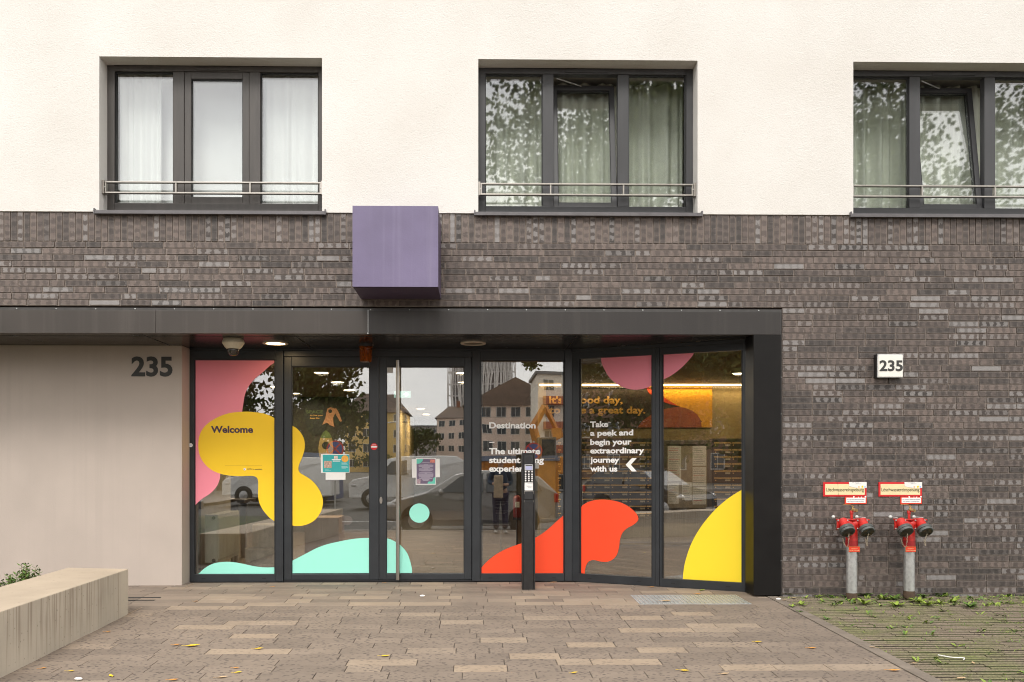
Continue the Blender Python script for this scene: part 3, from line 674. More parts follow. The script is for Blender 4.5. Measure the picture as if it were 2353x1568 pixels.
# angled glazing at the right
PA = Vector((wx(1313.5), FY + .0, 0)); PB = Vector((W(1724, 1200, .25).x, .25, 0))
UA = (PB - PA).normalized(); NA = Vector((UA.y, -UA.x, 0));
if NA.y > 0: NA = -NA
LA = (PB - PA).length
def A(xd, yd, off=0):                  # seen point on the angled glazing: distance along it, height
    d = ray(xd, yd); o = PA + NA * off; t = (o - CAMP).dot(NA) / d.dot(NA); p = CAMP + d * t
    return (p - PA).dot(UA), p.z
def AP(xd, yd, off): 
    s, z = A(xd, yd, off); return PA + UA * s + Z * z + NA * off
sx = lambda xd: A(xd, 1080)[0]
zhA = A(1331, 824.8)[1]; zsA = A(1331, 1318.5)[1]
def ab(mb, s0, s1, z0, z1, n0=-.09, n1=0): mb.obox(PA, UA, NA, Z, (s0, s1), (n0, n1), (z0, z1)); return mb
f = MB(); ab(f, .006, LA, zhA + .075, ZC - .001); f.build('transom', m_frame, HOUSE, bevel=.002)
f = MB(); ab(f, LA - .07, LA, .003, zhA + .074, -.09, .008); f.build('shopfront_post', m_frame, HOUSE, bevel=.003)
f = MB(); ab(f, sx(1506), sx(1515), .003, zhA + .074, -.09, .006); f.build('shopfront_post', m_frame, HOUSE, bevel=.003)
def afixed(s0, s1, g0, g1, lab):
    f = MB(); ab(f, s0, g0, .003, zhA + .073); ab(f, g1, s1, .003, zhA + .073); ab(f, g0, g1, .003, zsA); ab(f, g0, g1, zhA, zhA + .073)
    o = f.build('shopfront_window', m_frame, HOUSE, bevel=.002, label=lab)
    g = MB(); ab(g, g0 + .001, g1 - .001, zsA + .001, zhA - .001, -.046, -.028); g.build('pane', m_glass_low, o)
    k = MB(); ab(k, g0, g0 + .014, zsA, zhA, -.027, -.016); ab(k, g1 - .014, g1, zsA, zhA, -.027, -.016); k.build('gasket', m_gasket, o)
    for s in (g0 + .12, g1 - .14): ab(MB(), s - .022, s + .022, zsA - .05, zsA - .038, -.001, .003).build('drain_cap', m_gasket, o)
    return o
winC = afixed(.006, sx(1505.5), sx(1331), sx(1499), 'angled shopfront pane next to the corner post')
winD = afixed(sx(1515.5), LA - .071, sx(1520.5), sx(1706.5), 'angled shopfront pane next to the black column')
f = MB(); f.obox(PB, X, Y_, Z, (.002, XFC + .05 - PB.x), (.09, .14), (.0, ZC - .001)); f.build('closing_panel', m_fascia_dark, HOUSE)

# ------------------------------------------------------------------ upper windows
def upper(i, x0d, curtain):
    a, b, zt = wins[i][0], wins[i][1], ZT; FYW = .165; fm = m_wframe_b if i == 0 else m_wframe
    wd = b - a; k = lambda d: a + (d / 2170) * wd      # millimetres measured across the opening
    zb = ZS + .004
    zf = lambda mm: zb + mm / 1000
    HD = .057; RB = 136 if i == 0 else 122
    y1 = .25
    f = MB()
    f.box(a - .01, k(70), FYW, y1, zb, zt - .001); f.box(k(2100), b + .01, FYW, y1, zb, zt - .001)
    f.box(k(70), k(2100), FYW, y1, zb, zf(RB)); f.box(k(70), k(2100), FYW, y1, zt - HD, zt - .001)
    for c in (705, 1465): f.box(k(c - 55), k(c + 55), FYW + .006, y1, zf(RB), zt - HD)
    o = f.build('window', fm, HOUSE, bevel=.004, label=('upper window reflecting the plain sky', 'upper window with green curtains and a tilted middle sash', 'upper window cut by the right edge of the photo')[i])
    for c0, c1 in ((70, 650), (1520, 2100)):
        g = MB(); g.box(k(c0 + 1), k(c1 - 1), FYW + .04, FYW + .058, zf(RB + 1), zt - HD - .001); g.build('pane', m_glass, o)
        g = MB(); g.box(k(c0), k(c0 + 9), FYW + .028, FYW + .039, zf(RB), zt - HD); g.box(k(c1 - 9), k(c1), FYW + .028, FYW + .039, zf(RB), zt - HD); g.box(k(c0 + 9), k(c1 - 9), FYW + .028, FYW + .039, zt - HD - .009, zt - HD)
        g.build('gasket', m_gasket, o)
    # middle sash, tilted inwards about its foot on two of the windows
    tilt = 0 if i == 0 else R(8.2)
    s = MB(); z0, z1 = zf(RB + 2), zt - HD - .002; xa, xb = k(762), k(1408)
    ys = FYW + .012 if tilt == 0 else FYW + .03
    def tb(mb, x0, x1, q0, q1, d0, d1): mb.obox(Vector((0, ys, z0)), X, Vector((0, math.cos(tilt), -math.sin(tilt))), Vector((0, math.sin(tilt), math.cos(tilt))), (x0, x1), (d0, d1), (q0, q1))
    hh = z1 - z0; wr = .066 if i == 0 else .05
    tb(s, xa, xa + wr, 0, hh, 0, .07); tb(s, xb - wr, xb, 0, hh, 0, .07); tb(s, xa + wr, xb - wr, 0, wr, 0, .07); tb(s, xa + wr, xb - wr, hh - wr, hh, 0, .07)
    so = s.build('sash', fm, o, bevel=.004)
    g = MB(); tb(g, xa + wr + .001, xb - wr - .001, wr + .001, hh - wr - .001, .025, .043); g.build('pane', m_glass, o)
    g = MB(); tb(g, xa + wr, xa + wr + .007, wr, hh - wr, .012, .024); tb(g, xb - wr - .007, xb - wr, wr, hh - wr, .012, .024); tb(g, xa + wr + .007, xb - wr - .007, hh - wr - .01, hh - wr, .012, .024); g.build('gasket', m_gasket, o)
    if tilt:
        st = MB(); st.tube([(xa + .03, FYW + .05, z1 - .02), (xa + .30, ys + .17, z1 - .03)], .006, 6); st.build('tilt_stay', m_galv, o)
    v = MB(); v.box(k(880), k(1312), FYW - .012, FYW, zt - .046, zt - .024); v.build('trickle_vent', fm, o, bevel=.002)
    # sill
    sl = MB(); sl.box(a - .028, b + .03, -.05, -.0125, ZS - .030, ZS + .003); sl.box(a + .001, b - .001, -.0124, FYW - .001, ZS - .004, ZS + .003)
    sl.box(a - .040, a - .028, -.052, -.0125, ZS - .032, ZS + .022); sl.box(b + .03, b + .042, -.052, -.0125, ZS - .032, ZS + .022)
    sl.build('sill', m_alu, o, bevel=.0015)
    # guard rail between the reveals
    r = MB(); yr_ = .075; za, zc_ = ZS + .208, ZS + .312; t = .0068
    r.box(a + .022, b - .022, yr_ - .02, yr_ + .02, za - t, za + t); r.box(a + .022, b - .022, yr_ - .02, yr_ + .02, zc_ - t, zc_ + t)
    for c in (a + .03, k(720), k(1448), b - .03): r.box(c - t, c + t, yr_ - .019, yr_ + .019, za + t, zc_ - t)
    for c0, c1 in ((a, a + .021), (b - .021, b)): r.box(c0, c1, yr_ - .035, yr_ + .035, za - .014, zc_ + .014)
    r.build('guard_rail', m_steel, o, bevel=.0015)
    for c, n in ((a + .021, 1), (b - .021, -1)): r = MB(); r.lathe([(.009, 0), (.009, .004), (.005, .008)], (c, yr_ - .02, (za + zc_) / 2), (n, 0, 0), 8); r.build('rail_bolt', m_galv, o)
    # room behind
    ro = MB(); ro.box(a - .2, b + .2, 2.0, 2.05, ZS - .1, ZT + .1); ro.box(a - .25, a - .2, .31, 2.0, ZS - .1, ZT + .1); ro.box(b + .2, b + .25, .31, 2.0, ZS - .1, ZT + .1); ro.box(a - .2, b + .2, .31, 2.0, ZT + .04, ZT + .1)
    ro.build('upper_room', bpy.data.materials['inner_plaster'], HOUSE)
    return o
for i in range(3): upper(i, 0, None)
def curtain(name, mt, x0, x1, z0, z1, Y, amp, fold, lab, seed, group=None):
    r = random.Random(seed); n = max(8, int((x1 - x0) / .012)); mb = MB(); ph = r.random() * 6; xs = []
    f1, f2 = 2 * math.pi / fold, 2 * math.pi / (fold * 2.7)
    def yy(x, t): return Y + amp * (math.sin(x * f1 + 1.2 * math.sin(x * f2 + ph) + ph) * (.6 + .5 * t)) + amp * .6 * math.sin(x * f2 * 1.7 + ph * 2)
    rows = 6
    for q in range(rows):
        t0, t1 = q / rows, (q + 1) / rows
        for i in range(n):
            xa, xb = x0 + (x1 - x0) * i / n, x0 + (x1 - x0) * (i + 1) / n
            za, zb = z1 + (z0 - z1) * t0, z1 + (z0 - z1) * t1
            mb.face([(xa, yy(xa, t0), za), (xb, yy(xb, t0), za), (xb, yy(xb, t1), zb), (xa, yy(xa, t1), zb)])
    o = mb.build(name, mt, smooth='all', label=lab, cat='curtain', group=group)
    me = o.data; bm = bmesh.new(); bm.from_mesh(me); bmesh.ops.remove_doubles(bm, verts=bm.verts, dist=1e-5); bm.to_mesh(me); bm.free()
    sm = o.modifiers.new('cloth_thickness', 'SOLIDIFY'); sm.thickness = .003
    return o
m_green_cur = mat('sage_curtain', (.79, .80, .71), .9, var=.08, scale=3, stretch=(6, 1, .3))
m_white_cur = mat('sheer_curtain', (.88, .88, .87), .9, var=.03)
m_blind = mat('white_blind', (.86, .86, .87), .9, var=.02)
a, b, _ = wins[0]
curtain('curtain', m_white_cur, a + .05, a + .47, ZS + .02, ZT - .02, .36, .02, .085, 'white sheer curtain at the left side of the sky reflecting window', 1)
curtain('curtain', m_white_cur, a + 1.5, b - .02, ZS + .02, ZT - .02, .36, .018, .10, 'white sheer curtain at the right side of the sky reflecting window', 2)
bl = MB(); bl.box(a + .02, b - .02, .47, .48, ZS + .02, ZT - .01); bl.build('roller_blind', m_blind, label='pale roller blind drawn down behind the sky reflecting window', cat='blind')
a, b, _ = wins[1]; curtain('curtain', m_green_cur, a + .02, b - .02, ZS + .01, ZT - .01, .50, .034, .135, 'sage green curtain drawn across the middle upper window', 3, 'green curtains')
a, b, _ = wins[2]; curtain('curtain', m_green_cur, a + .02, b - .02, ZS + .01, ZT - .01, .50, .034, .125, 'sage green curtain drawn across the window at the right edge', 4, 'green curtains')

# ------------------------------------------------------------------ things on the facade
# purple cube sign
YB = -.585; p0, p1 = W(810, 659, YB), W(1007, 474, YB)
t = thing('cube_sign', 'plain purple metal cube sign projecting from the brick wall above the entrance', 'sign', ((p0.x + p1.x) / 2, -.29, p0.z))
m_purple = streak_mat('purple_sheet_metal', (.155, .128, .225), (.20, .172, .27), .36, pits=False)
m_purple_shade = mat('purple_metal_shade', (.075, .055, .105), .4, var=.12, scale=3)  # darker copy for the body: underside shade put into the colour
f = MB(); f.box(p0.x, p1.x, YB + .003, -.004, p0.z, p1.z); f.build('sign_body', m_purple_shade, t, bevel=.002)
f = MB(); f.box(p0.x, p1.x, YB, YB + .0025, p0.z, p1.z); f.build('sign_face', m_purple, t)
f = MB(); f.box(p0.x + .03, p1.x - .03, YB + .03, -.03, p0.z - .004, p0.z - .001); f.build('base_plate', m_purple_shade, t)

# lamp box with the house number
YL = -.075; p0, p1 = W(2017, 836 + 31, YL), W(2074, 815, YL)
t = thing('house_number_lamp', 'square white lamp box with house number 235 on the brick wall', 'house number', ((p0.x + p1.x) / 2, -.03, p0.z))
f = MB(); f.box(p0.x - .004, p1.x + .006, YL + .012, .0, p0.z - .004, p1.z + .004); f.build('housing', m_black, t, bevel=.002)
f = MB(); f.box(p0.x - .004, p1.x + .006, YL, YL + .0115, p0.z - .004, p1.z + .004); f.build('face_frame', m_galv, t, bevel=.003)
f = MB(); f.box(p0.x + .004, p1.x - .001, YL - .003, YL - .0005, p0.z + .004, p1.z - .004)
f.build('face_panel', mat('opal_panel', (.80, .77, .71), .35, var=.03, scale=6), t, bevel=.002)
f = MB(); a, b = W(2020.5, 852.3, YL), W(2074, 829.5, YL); text(f, '235', (a.x, YL - .0035, a.z), X, Z, NF, b.x - a.x, b.z - a.z, .028, .002); f.build('digit', m_digit, t)
for ix, iz in ((0, 0), (0, 1), (1, 0), (1, 1)):
    f = MB(); f.lathe([(.005, 0), (.005, .003), (.002, .005)], ((p0.x + .002, p1.x)[ix], YL, (p0.z, p1.z)[iz]), NF, 8); f.build('screw', m_galv, t)

# fire brigade signs
m_red = mat('sign_red', (.62, .012, .015), .45, var=.1, scale=10)
m_redo = mat('sign_orange_red', (.75, .045, .012), .45, var=.08, scale=10)
m_cream = mat('sign_cream', (.84, .70, .40), .45, var=.05, scale=8)
m_ink = mat('sign_ink', (.05, .045, .012), .6, var=0)
m_grey_ink = mat('grey_ink', (.30, .31, .34), .6, var=0)
m_dot_y = mat('yellow_sticker_dot', (.80, .66, .02), .5, var=0); m_dot_o = mat('peach_sticker_dot', (.85, .55, .32), .5, var=0); m_dot_b = mat('blue_sticker_dot', (.42, .58, .82), .5, var=0)
def Q(x, y, Y): return W(1838.2 + x / 4.5485, 1062.7 + y / 4.5485, Y)
def fire_sign(dx, lab, lab2, lab3, cracked):
    Y = -.008; a, b = Q(243 + dx, 358, Y), Q(696 + dx, 207, Y)
    t = thing('fire_service_sign', lab, 'sign', ((a.x + b.x) / 2, -.004, a.z), 'fire service signs on the brick wall')
    f = MB(); f.box(a.x, b.x, Y, 0, a.z, b.z); f.build('sign_plate', m_red, t, bevel=.001)
    c, d = Q(263 + dx, 340, Y), Q(676 + dx, 227, Y)
    f = MB(); f.box(c.x, d.x, Y - .0012, Y - .0002, c.z, d.z); f.build('sign_face', m_cream, t)
    e, g_ = Q(272 + dx, 303, Y), Q(668 + dx, 266, Y)
    f = MB(); text(f, 'Löschwassereinspeisung', (e.x, Y - .0015, e.z), X, Z, NF, g_.x - e.x, g_.z - e.z, .004, .001); f.build('lettering', m_ink, t)
    if cracked:
        f = MB(); q = [Q(393, 209, Y), Q(398, 260, Y), Q(395, 300, Y), Q(408, 357, Y)]
        f.tube([Vector((v.x, Y - .001, v.z)) for v in q], .0011, 5); f.build('crack', m_ink, t)
    # paper sticker over its upper right corner
    s0, s1 = Q(511 + dx, 268, Y), Q(696 + dx, 206, Y)
    pts = [Q(511 + dx, 206, Y), Q(696 + dx, 206, Y), Q(696 + dx, 268, Y), Q(640 + dx, 270, Y), Q(580 + dx, 266, Y), Q(540 + dx, 258, Y), Q(513 + dx, 249, Y)]
    st = thing('paper_sticker', lab3, 'sticker', (s0.x, Y, s0.z), 'white stickers on the fire service signs')
    f = MB(); f.prism([Vector((v.x, Y - .0030, v.z)) for v in pts], (0, .0008, 0)); f.build('sticker_sheet', m_paper, st)
    for (cx, cy, r, mm) in ((615, 257, 10, m_dot_o), (652, 255, 11, m_dot_y), (677, 256, 10, m_dot_b)):
        q = Q(cx + dx, cy, Y); f = MB(); f.lathe([(r / 4.5485 / 235, 0), (r / 4.5485 / 235, .0006)], (q.x, Y - .003, q.z), NF, 16); f.build('coloured_dot', mm, st)
    for (xa, xb, yy) in ((545, 565, 212), (572, 620, 212), (580, 640, 218), (585, 610, 224)):
        q0, q1 = Q(xa + dx, yy + 2, Y), Q(xb + dx, yy, Y); f = MB(); f.box(q0.x, q1.x, Y - .0037, Y - .0031, q0.z, q1.z); f.build('print_line', m_grey_ink, st)
    # small sign below
    a, b = Q(470 + dx, 436, Y), Q(697 + dx, 360.5, Y)
    t = thing('instruction_sign', lab2, 'sign', ((a.x + b.x) / 2, -.004, a.z), 'small instruction signs under the fire service signs')
    f = MB(); f.box(a.x, b.x, Y, 0, a.z, b.z); f.build('sign_plate', m_redo, t, bevel=.001)
    c, d = Q(483 + dx, 424, Y), Q(685 + dx, 370, Y); f = MB(); f.box(c.x, d.x, Y - .0012, Y - .0002, c.z, d.z); f.build('sign_face', m_white, t)
    for i, s in enumerate(('Vor Gebrauch Entleerung schließen,', 'nach Gebrauch Entleerung öffnen.')):
        e = Q(583 + dx, 391 + i * 20.5, Y); wd = (188, 176)[i] / 4.5485 / 235
        f = MB(); text(f, s, (e.x, Y - .0015, e.z), X, Z, NF, wd, .0098, .004, .0008, True); f.build('lettering', m_grey_ink, t)
    for (px_, py_, r) in ((562, 362, 9), (610, 364, 5), (640, 364, 6), (684, 360, 9)):
        q = Q(px_ + dx, py_, Y); f = MB(); f.lathe([(r / 4.5485 / 235, 0), (r / 5 / 235, .0008)], (q.x, Y - .0012, q.z), NF, 9); f.build('paper_scrap', m_white, t)
fire_sign(0, 'cracked cream sign with red border reading Löschwassereinspeisung, above the left fire inlet', 'small red and white two line sign under the cracked Löschwassereinspeisung sign', 'white paper sticker on the corner of the cracked red and cream sign', True)
fire_sign(579.5, 'uncracked cream sign with red border reading Löschwassereinspeisung, above the right fire inlet', 'small red and white two line sign under the uncracked Löschwassereinspeisung sign', 'white paper sticker on the corner of the uncracked red and cream sign', False)

# fire brigade inlets
m_hred = mat('hydrant_red', (.52, .022, .016), .46, var=.34, scale=22, bump=.22, bscale=110)
m_hdark = mat('hydrant_red_tape', (.36, .012, .014), .5, var=.25, scale=18)
m_cap = mat('dull_cap_metal', (.105, .112, .108), .55, .4, var=.3, scale=20)
m_capin = mat('tarnished_cap_face', (.30, .22, .13), .5, .5, var=.4, scale=30)
m_brass = mat('brass', (.62, .45, .22), .35, .9, var=.25, scale=40)
m_rust = mat('rusty_foot', (.09, .055, .035), .8, var=.4, scale=20, bump=.5, bscale=60)
m_lever_o = mat('orange_lever', (.52, .24, .07), .5, .3, var=.3, scale=40)
m_chain = mat('chain_steel', (.55, .48, .36), .4, .9, var=.2, scale=60)
px = 4.5485 * 235
def inlet(dx, lab, first):
    Yc = -.155
    C = lambda x, y, Y=Yc: Q(x + dx, y, Y)
    xc = C(540 if first else 547, 700).x; zb = GZ(Yc)
    t = thing('fire_inlet', lab, 'fire inlet', (xc, Yc, zb - .02), 'red twin fire inlets on grey pipes')
    r = .0505
    z1 = C(540, 885).z; zr = C(540, 1366 if first else 1346).z
    f = MB(); f.lathe([(r, zr - zb), (r, z1 - zb + .06)], (xc, Yc, zb), n=28); f.build('stand_pipe', m_galv, t, smooth=True)
    f = MB(); f.lathe([(r + .001, -.05), (r + .0015, .02), (r + .001, zr - zb + .004)], (xc, Yc, zb), n=28); f.build('pipe_foot', m_rust, t, smooth=True)
    zt = C(540, 640).z
    f = MB(); f.lathe([(r + .004, 0), (r + .004, zt - z1 - .03), (r - .004, zt - z1), (.03, zt - z1 + .012)], (xc, Yc, z1), n=28)
    za = C(540, 598).z
    for s in (-1, 1):                   # shoulders carrying the two couplings
        f.tube([(xc, Yc, zt - .02), (xc + s * .05, Yc - .005, zt + .008), (xc + s * .09, Yc - .01, zt + .012)], [.045, .042, .04], 16)
    f.box(xc - .142, xc + .155, Yc - .045, Yc + .03, za - .006, za + .006)
    f.build('valve_body', m_hred, t, smooth=True, bevel=.002)
    f = MB(); f.lathe([(r + .006, 0), (r + .006, .055)], (xc, Yc, z1 + .012), n=28); f.build('marking_band', m_hdark, t, smooth=True)
    ax = Vector((.07, -.69, -.70)).normalized()
    for s in (-1, 1):
        cx = xc + (-.105 if s < 0 else .083); o = Vector((cx, Yc - .03, za - .006))
        f = MB(); f.box(cx - .055, cx + .055, Yc - .042, Yc - .028, za - .095, za + .004); f.lathe([(.042, 0), (.043, .072), (.052, .094)], o, ax, 24)
        br_ = f.build('coupling', m_hred, t, smooth=True, bevel=.002)
        for bx_, bz in ((-.045, -.006), (.045, -.006), (-.045, -.085)):
            f = MB(); f.lathe([(.009, 0), (.009, .007), (.005, .011)], (cx + bx_, Yc - .042, za + bz), NF, 6); f.build('bolt', m_galv, br_)
        e = o + ax * .094
        f = MB(); f.lathe([(.050, -.004), (.066, .0), (.070, .008), (.070, .030), (.064, .034), (.064, .037), (.068, .040), (.066, .058), (.057, .061)], e, ax, 28)
        cp = f.build('blank_cap', m_cap, t, smooth=True)
        f = MB(); f.lathe([(.055, .061), (.055, .049), (.016, .047), (.012, .058), (.001, .058)], e, ax, 24); f.build('cap_face', m_capin, cp, smooth=True)
        sd_ = ax.orthogonal().normalized(); s2 = ax.cross(sd_)
        for k in range(3):
            an = k * 2 * math.pi / 3 + .6; d = sd_ * math.cos(an) + s2 * math.sin(an)
            f = MB(); f.tube([e + ax * .050 + d * .060, e + ax * .066 + d * .067], .0055, 8); f.build('cap_lug', m_cap, cp)
        # chain
        top_ = e + ax * .058 + Vector((.006, -.004, -.012)); pts = []
        if s < 0: keys = [top_, top_ + Vector((-.004, 0, -.07)), top_ + Vector((-.012, .01, -.125)), top_ + Vector((-.035, .02, -.10)), top_ + Vector((-.048, .03, -.045))]
        else: keys = [top_, top_ + Vector((-.012, .005, -.05)), top_ + Vector((-.012, .01, -.115)), top_ + Vector((-.020, .02, -.05))]
        ln = smoothline(keys, False, 5); f = MB()
        for i in range(len(ln) - 1):
            a, b = ln[i], ln[i + 1]; d = b - a; m_ = (a + b) / 2; d.normalize(); sdv = d.orthogonal().normalized()
            if i % 2: sdv = d.cross(sdv)
            hl = (b - a).length * .62
            ring = [m_ + d * hl * math.cos(q * math.pi / 4) + sdv * .0045 * math.sin(q * math.pi / 4) for q in range(9)]
            f.tube(ring, .0013, 5, False)
        f.build('chain', m_chain, t)
        # lever with a ball knob
        kx = C(347 if s < 0 else 591, 567).x - .02; kz = C(345, 567).z; jx = cx - .028 if s < 0 else cx + .035
        f = MB(); f.tube([(kx, Yc - .05, kz), (jx, Yc - .035, kz - .009), (jx, Yc - .03, za - .005)], [.004, .0045, .008], 8)
        lv = f.build('valve_lever', m_rust if (s < 0 and first) else m_galv, t, smooth=True)
        f = MB(); f.ball((kx, Yc - .05, kz), .0165, 14); f.build('lever_knob', mat('knob_grey', (.6, .6, .58), .4, var=.15, scale=40) if 'knob_grey' not in bpy.data.materials else bpy.data.materials['knob_grey'], lv, smooth='all')
    # drain tap on top
    zc = C(538, 535).z
    f = MB(); f.lathe([(.012, 0), (.012, zc - za - .004), (.0175, zc - za), (.0175, zc - za + .024), (.013, zc - za + .03)], (xc, Yc, za), n=18); f.build('tap_stem', m_hred, t, smooth=True)
    zt2 = C(560, 500).z
    f = MB(); f.tube([(xc, Yc, zc + .028), (xc, Yc, zt2 - .006), (xc + .008, Yc - .012, zt2 + .006), (xc + .022, Yc - .045, zt2 - .002)], [.011, .015, .017, .014], 14)
    f.lathe([(.010, 0), (.016, .001), (.016, .012), (.010, .012)], (xc + .021, Yc - .044, zt2 - .001), Vector((.4, -.9, -.1)), 14)
    f.lathe([(.007, 0), (.007, .02), (.010, .021), (.010, .028)], (xc + .006, Yc - .008, zt2 + .012), n=10)
    tp = f.build('drain_tap', m_brass, t, smooth=True)
    h0 = Vector((xc + .006, Yc - .01, zt2 + .036))
    f = MB(); f.obox(h0 + Vector((.012, -.006, -.002)), Vector((-.9, 0, .43)).normalized(), Y_, Z, (0, .045), (0, .012), (0, .004)); hh = h0 + Vector((-.0285, -.006, .0175)); f.obox(hh, Vector((-1, 0, .0)), Y_, Z, (0, .065), (0, .012), (0, .0038)); f.build('tap_lever', m_lever_o, tp)
    # small plate on the pipe
    Yp = Yc - r - .006; a, b = C(510, 938, Yp), C(627 if first else 620, 880, Yp)
    f = MB(); f.box(a.x, b.x, Yp, Yp + .003, a.z, b.z); pt = f.build('label_plate', m_cream if False else m_lever_o, t)
    f = MB(); f.box(a.x + .002, b.x - .002, Yp - .001, Yp - .0002, a.z + .002, b.z - .002); f.build('plate_face', m_redo, pt)
    for i, s in enumerate(('Löschwasser', 'Nur für Feuerwehr')):
        f = MB(); text(f, s, ((a.x + b.x) / 2, Yp - .0015, a.z + .029 - i * .0165), X, Z, NF, (.062, .098)[i], .0075, .006, .0008, True); f.build('lettering', m_cream, pt)
    return t
inlet(0, 'red twin coupling fire inlet on a grey pipe, under the cracked sign', True)
inlet(593, 'red twin coupling fire inlet on a grey pipe, under the uncracked sign', False)

# ------------------------------------------------------------------ canopy fittings
def downlight(xd, yd, on, lab):
    d = ray(xd, yd); p = CAMP + d * ((ZC - .006 - CAMP.z) / d.z)
    t = thing('downlight', lab, 'ceiling lamp', (p.x, p.y, ZC), 'round downlights in the canopy soffit')
    f = MB(); f.lathe([(.134, .0), (.134, -.008), (.128, -.013), (.100, -.011), (.097, -.002)], (p.x, p.y, ZC - .0005), n=40); f.build('trim_ring', mat('lamp_trim', (.55, .48, .40), .4, .2, var=.1), t, smooth=True)
    f = MB(); f.lathe([(.0965, -.004), (.0965, -.0075)], (p.x, p.y, ZC), n=36)
    f.build('diffuser', mat('lit_diffuser', (.9, .8, .6), .5, var=0, emit=(1, .72, .38, 9)) if on else mat('unlit_diffuser', (.16, .13, .09), .4, var=.1), t)
    return p
pdl = downlight(633, 789.5, True, 'lit round downlight in the soffit to the right of the dome camera')
downlight(1087.5, 789.6, False, 'unlit round downlight in the soffit above the right door leaf')
ld = bpy.data.lights.new('downlight_glow', 'AREA'); ld.shape = 'DISK'; ld.size = .17; ld.energy = 1.2; ld.color = (1, .74, .42)
lo = bpy.data.objects.new('downlight_glow', ld); COL.objects.link(lo); lo.location = (pdl.x, pdl.y, ZC - .02)
# dome camera
d = ray(536, 790); p = CAMP + d * ((ZC - .05 - CAMP.z) / d.z)
t = thing('dome_camera', 'cream dome security camera hanging from the canopy soffit', 'camera', (p.x, p.y, ZC))
m_cream_pl = mat('cream_plastic', (.60, .54, .42), .45, var=.12, scale=20)
f = MB(); f.lathe([(.095, -.001), (.108, -.03), (.110, -.045), (.085, -.085), (.066, -.105)], (p.x, p.y, ZC), n=36); f.build('camera_housing', m_cream_pl, t, smooth=True)
f = MB(); f.lathe([(.062, -.104), (.061, -.125), (.05, -.152), (.03, -.170), (.004, -.176)], (p.x, p.y, ZC), n=30); f.build('camera_dome', mat('smoked_dome', (.03, .022, .018), .06, var=0, spec=.8), t, smooth='all')
f = MB(); f.lathe([(.008, 0), (.006, .003)], (p.x - .003, p.y - .0855, ZC - .066), Vector((0, -.9, -.44)), 10); f.build('camera_indicator', mat('red_indicator', (.7, .03, .02), .4, var=0, emit=(1, .08, .04, .6)), t)
# amber beacon
Yb = .72; a, b = W(826, 832, Yb), W(855, 797, Yb); xc = (a.x + b.x) / 2
t = thing('beacon', 'amber warning beacon with black base under the canopy between the door leaves', 'warning light', (xc, Yb, ZC))
f = MB(); rr = (b.x - a.x) / 2 + .004; zt_ = W(840, 775, Yb).z
f.lathe([(rr * .8, zt_ - a.z), (rr + .006, zt_ - a.z - .01), (rr + .006, b.z - a.z + .03), (rr + .002, b.z - a.z)], (xc, Yb, a.z), n=28); f.box(xc - .02, xc + .02, Yb - .01, FY + .02, zt_ - .04, zt_ - .0); f.box(xc - .03, xc + .03, Yb + .02, Yb + .05, zt_ - .01, ZC - .001)
bb = f.build('beacon_base', m_blackpl, t, smooth=True)
m_amber = bpy.data.materials.new('amber_lens'); m_amber.use_nodes = True; q = m_amber.node_tree.nodes['Principled BSDF']
q.inputs['Base Color'].default_value = (1, .22, .015, 1); q.inputs['Transmission Weight'].default_value = .85; q.inputs['Roughness'].default_value = .12; q.inputs['IOR'].default_value = 1.2
f = MB(); f.lathe([(rr, b.z - a.z), (rr + .003, b.z - a.z - .008), (rr - .004, b.z - a.z - .014), (rr - .008, .012), (rr - .016, 0), (.001, -.001)], (xc, Yb, a.z), n=28); f.build('beacon_lens', m_amber, t, smooth=True)
f = MB(); f.lathe([(.014, .02), (.014, b.z - a.z - .01)], (xc, Yb, a.z), n=12); f.build('beacon_tube', mat('beacon_bulb', (.9, .35, .05), .3, var=0), t, smooth=True)
f = MB(); f.box(xc + rr + .007, xc + rr + .0085, Yb - .03, Yb - .01, b.z + .006, b.z + .03); f.build('type_label', m_paper, bb)
f = MB(); fxx = seam_x(846); f.tube([(fxx, -.037, ZF0 - .002), (fxx, -.037, ZF1 - .02)], .0028, 6); f.lathe([(.012, 0), (.006, .012)], (fxx, -.037, ZF0 - .001), n=10); f.build('seam_wire', m_galv, label='thin wire running down the canopy fascia above the amber beacon', cat='wire')

# ------------------------------------------------------------------ film, lettering and papers on the shopfront
GF = GY0 - .0015
PF5 = lambda x, y: (402.1 + x / 2.482, 718 + y / 2.482)
PF6 = lambda x, y: (775.5 + x / 2.4814, 718 + y / 2.4814)
PF7 = lambda x, y: (1091.4 + x / 2.3735, 718 + y / 2.3735)
PF8 = lambda x, y: (1292.5 + x / 2.2748, 718 + y / 2.2748)
def flat(pts, conv, curve, lo, hi, zlo, zhi, mt, name, label, layer=0, cat='window film', close=(), group=None):
    """film cut to the pane: 'curve' is the free edge, 'close' the corners along the frame"""
    pp = [conv(*q) for q in pts]; P = [Vector((v.x, v.y, 0)) for v in smoothline([(a, b) for a, b in pp], curve == 'closed', 5)]
    P += [Vector((*conv(*q), 0)) for q in close]
    Y = GF - .0012 * layer; out = []
    for v in P:
        w_ = W(v.x, v.y, Y); out.append(Vector((min(max(w_.x, lo), hi), Y, min(max(w_.z, zlo), zhi))))
    mb = MB(); mb.prism(out, (0, .0008, 0)); return mb.build(name, mt, label=label, cat=cat, group=group)
gx = lambda xd: W(xd, 1080, GF).x
e_ = .0015
A0, A1 = wx(446) + e_, wx(631) - e_; zl, zh = zsill + e_, zhead - e_
D0, D1 = wx(669.5) + e_, wx(848.8) - e_; R0, R1 = wx(887.3) + e_, wx(1066.5) - e_; zdh = zleaf - e_
B0, B1 = wx(1105) + e_, wx(1296.5) - e_
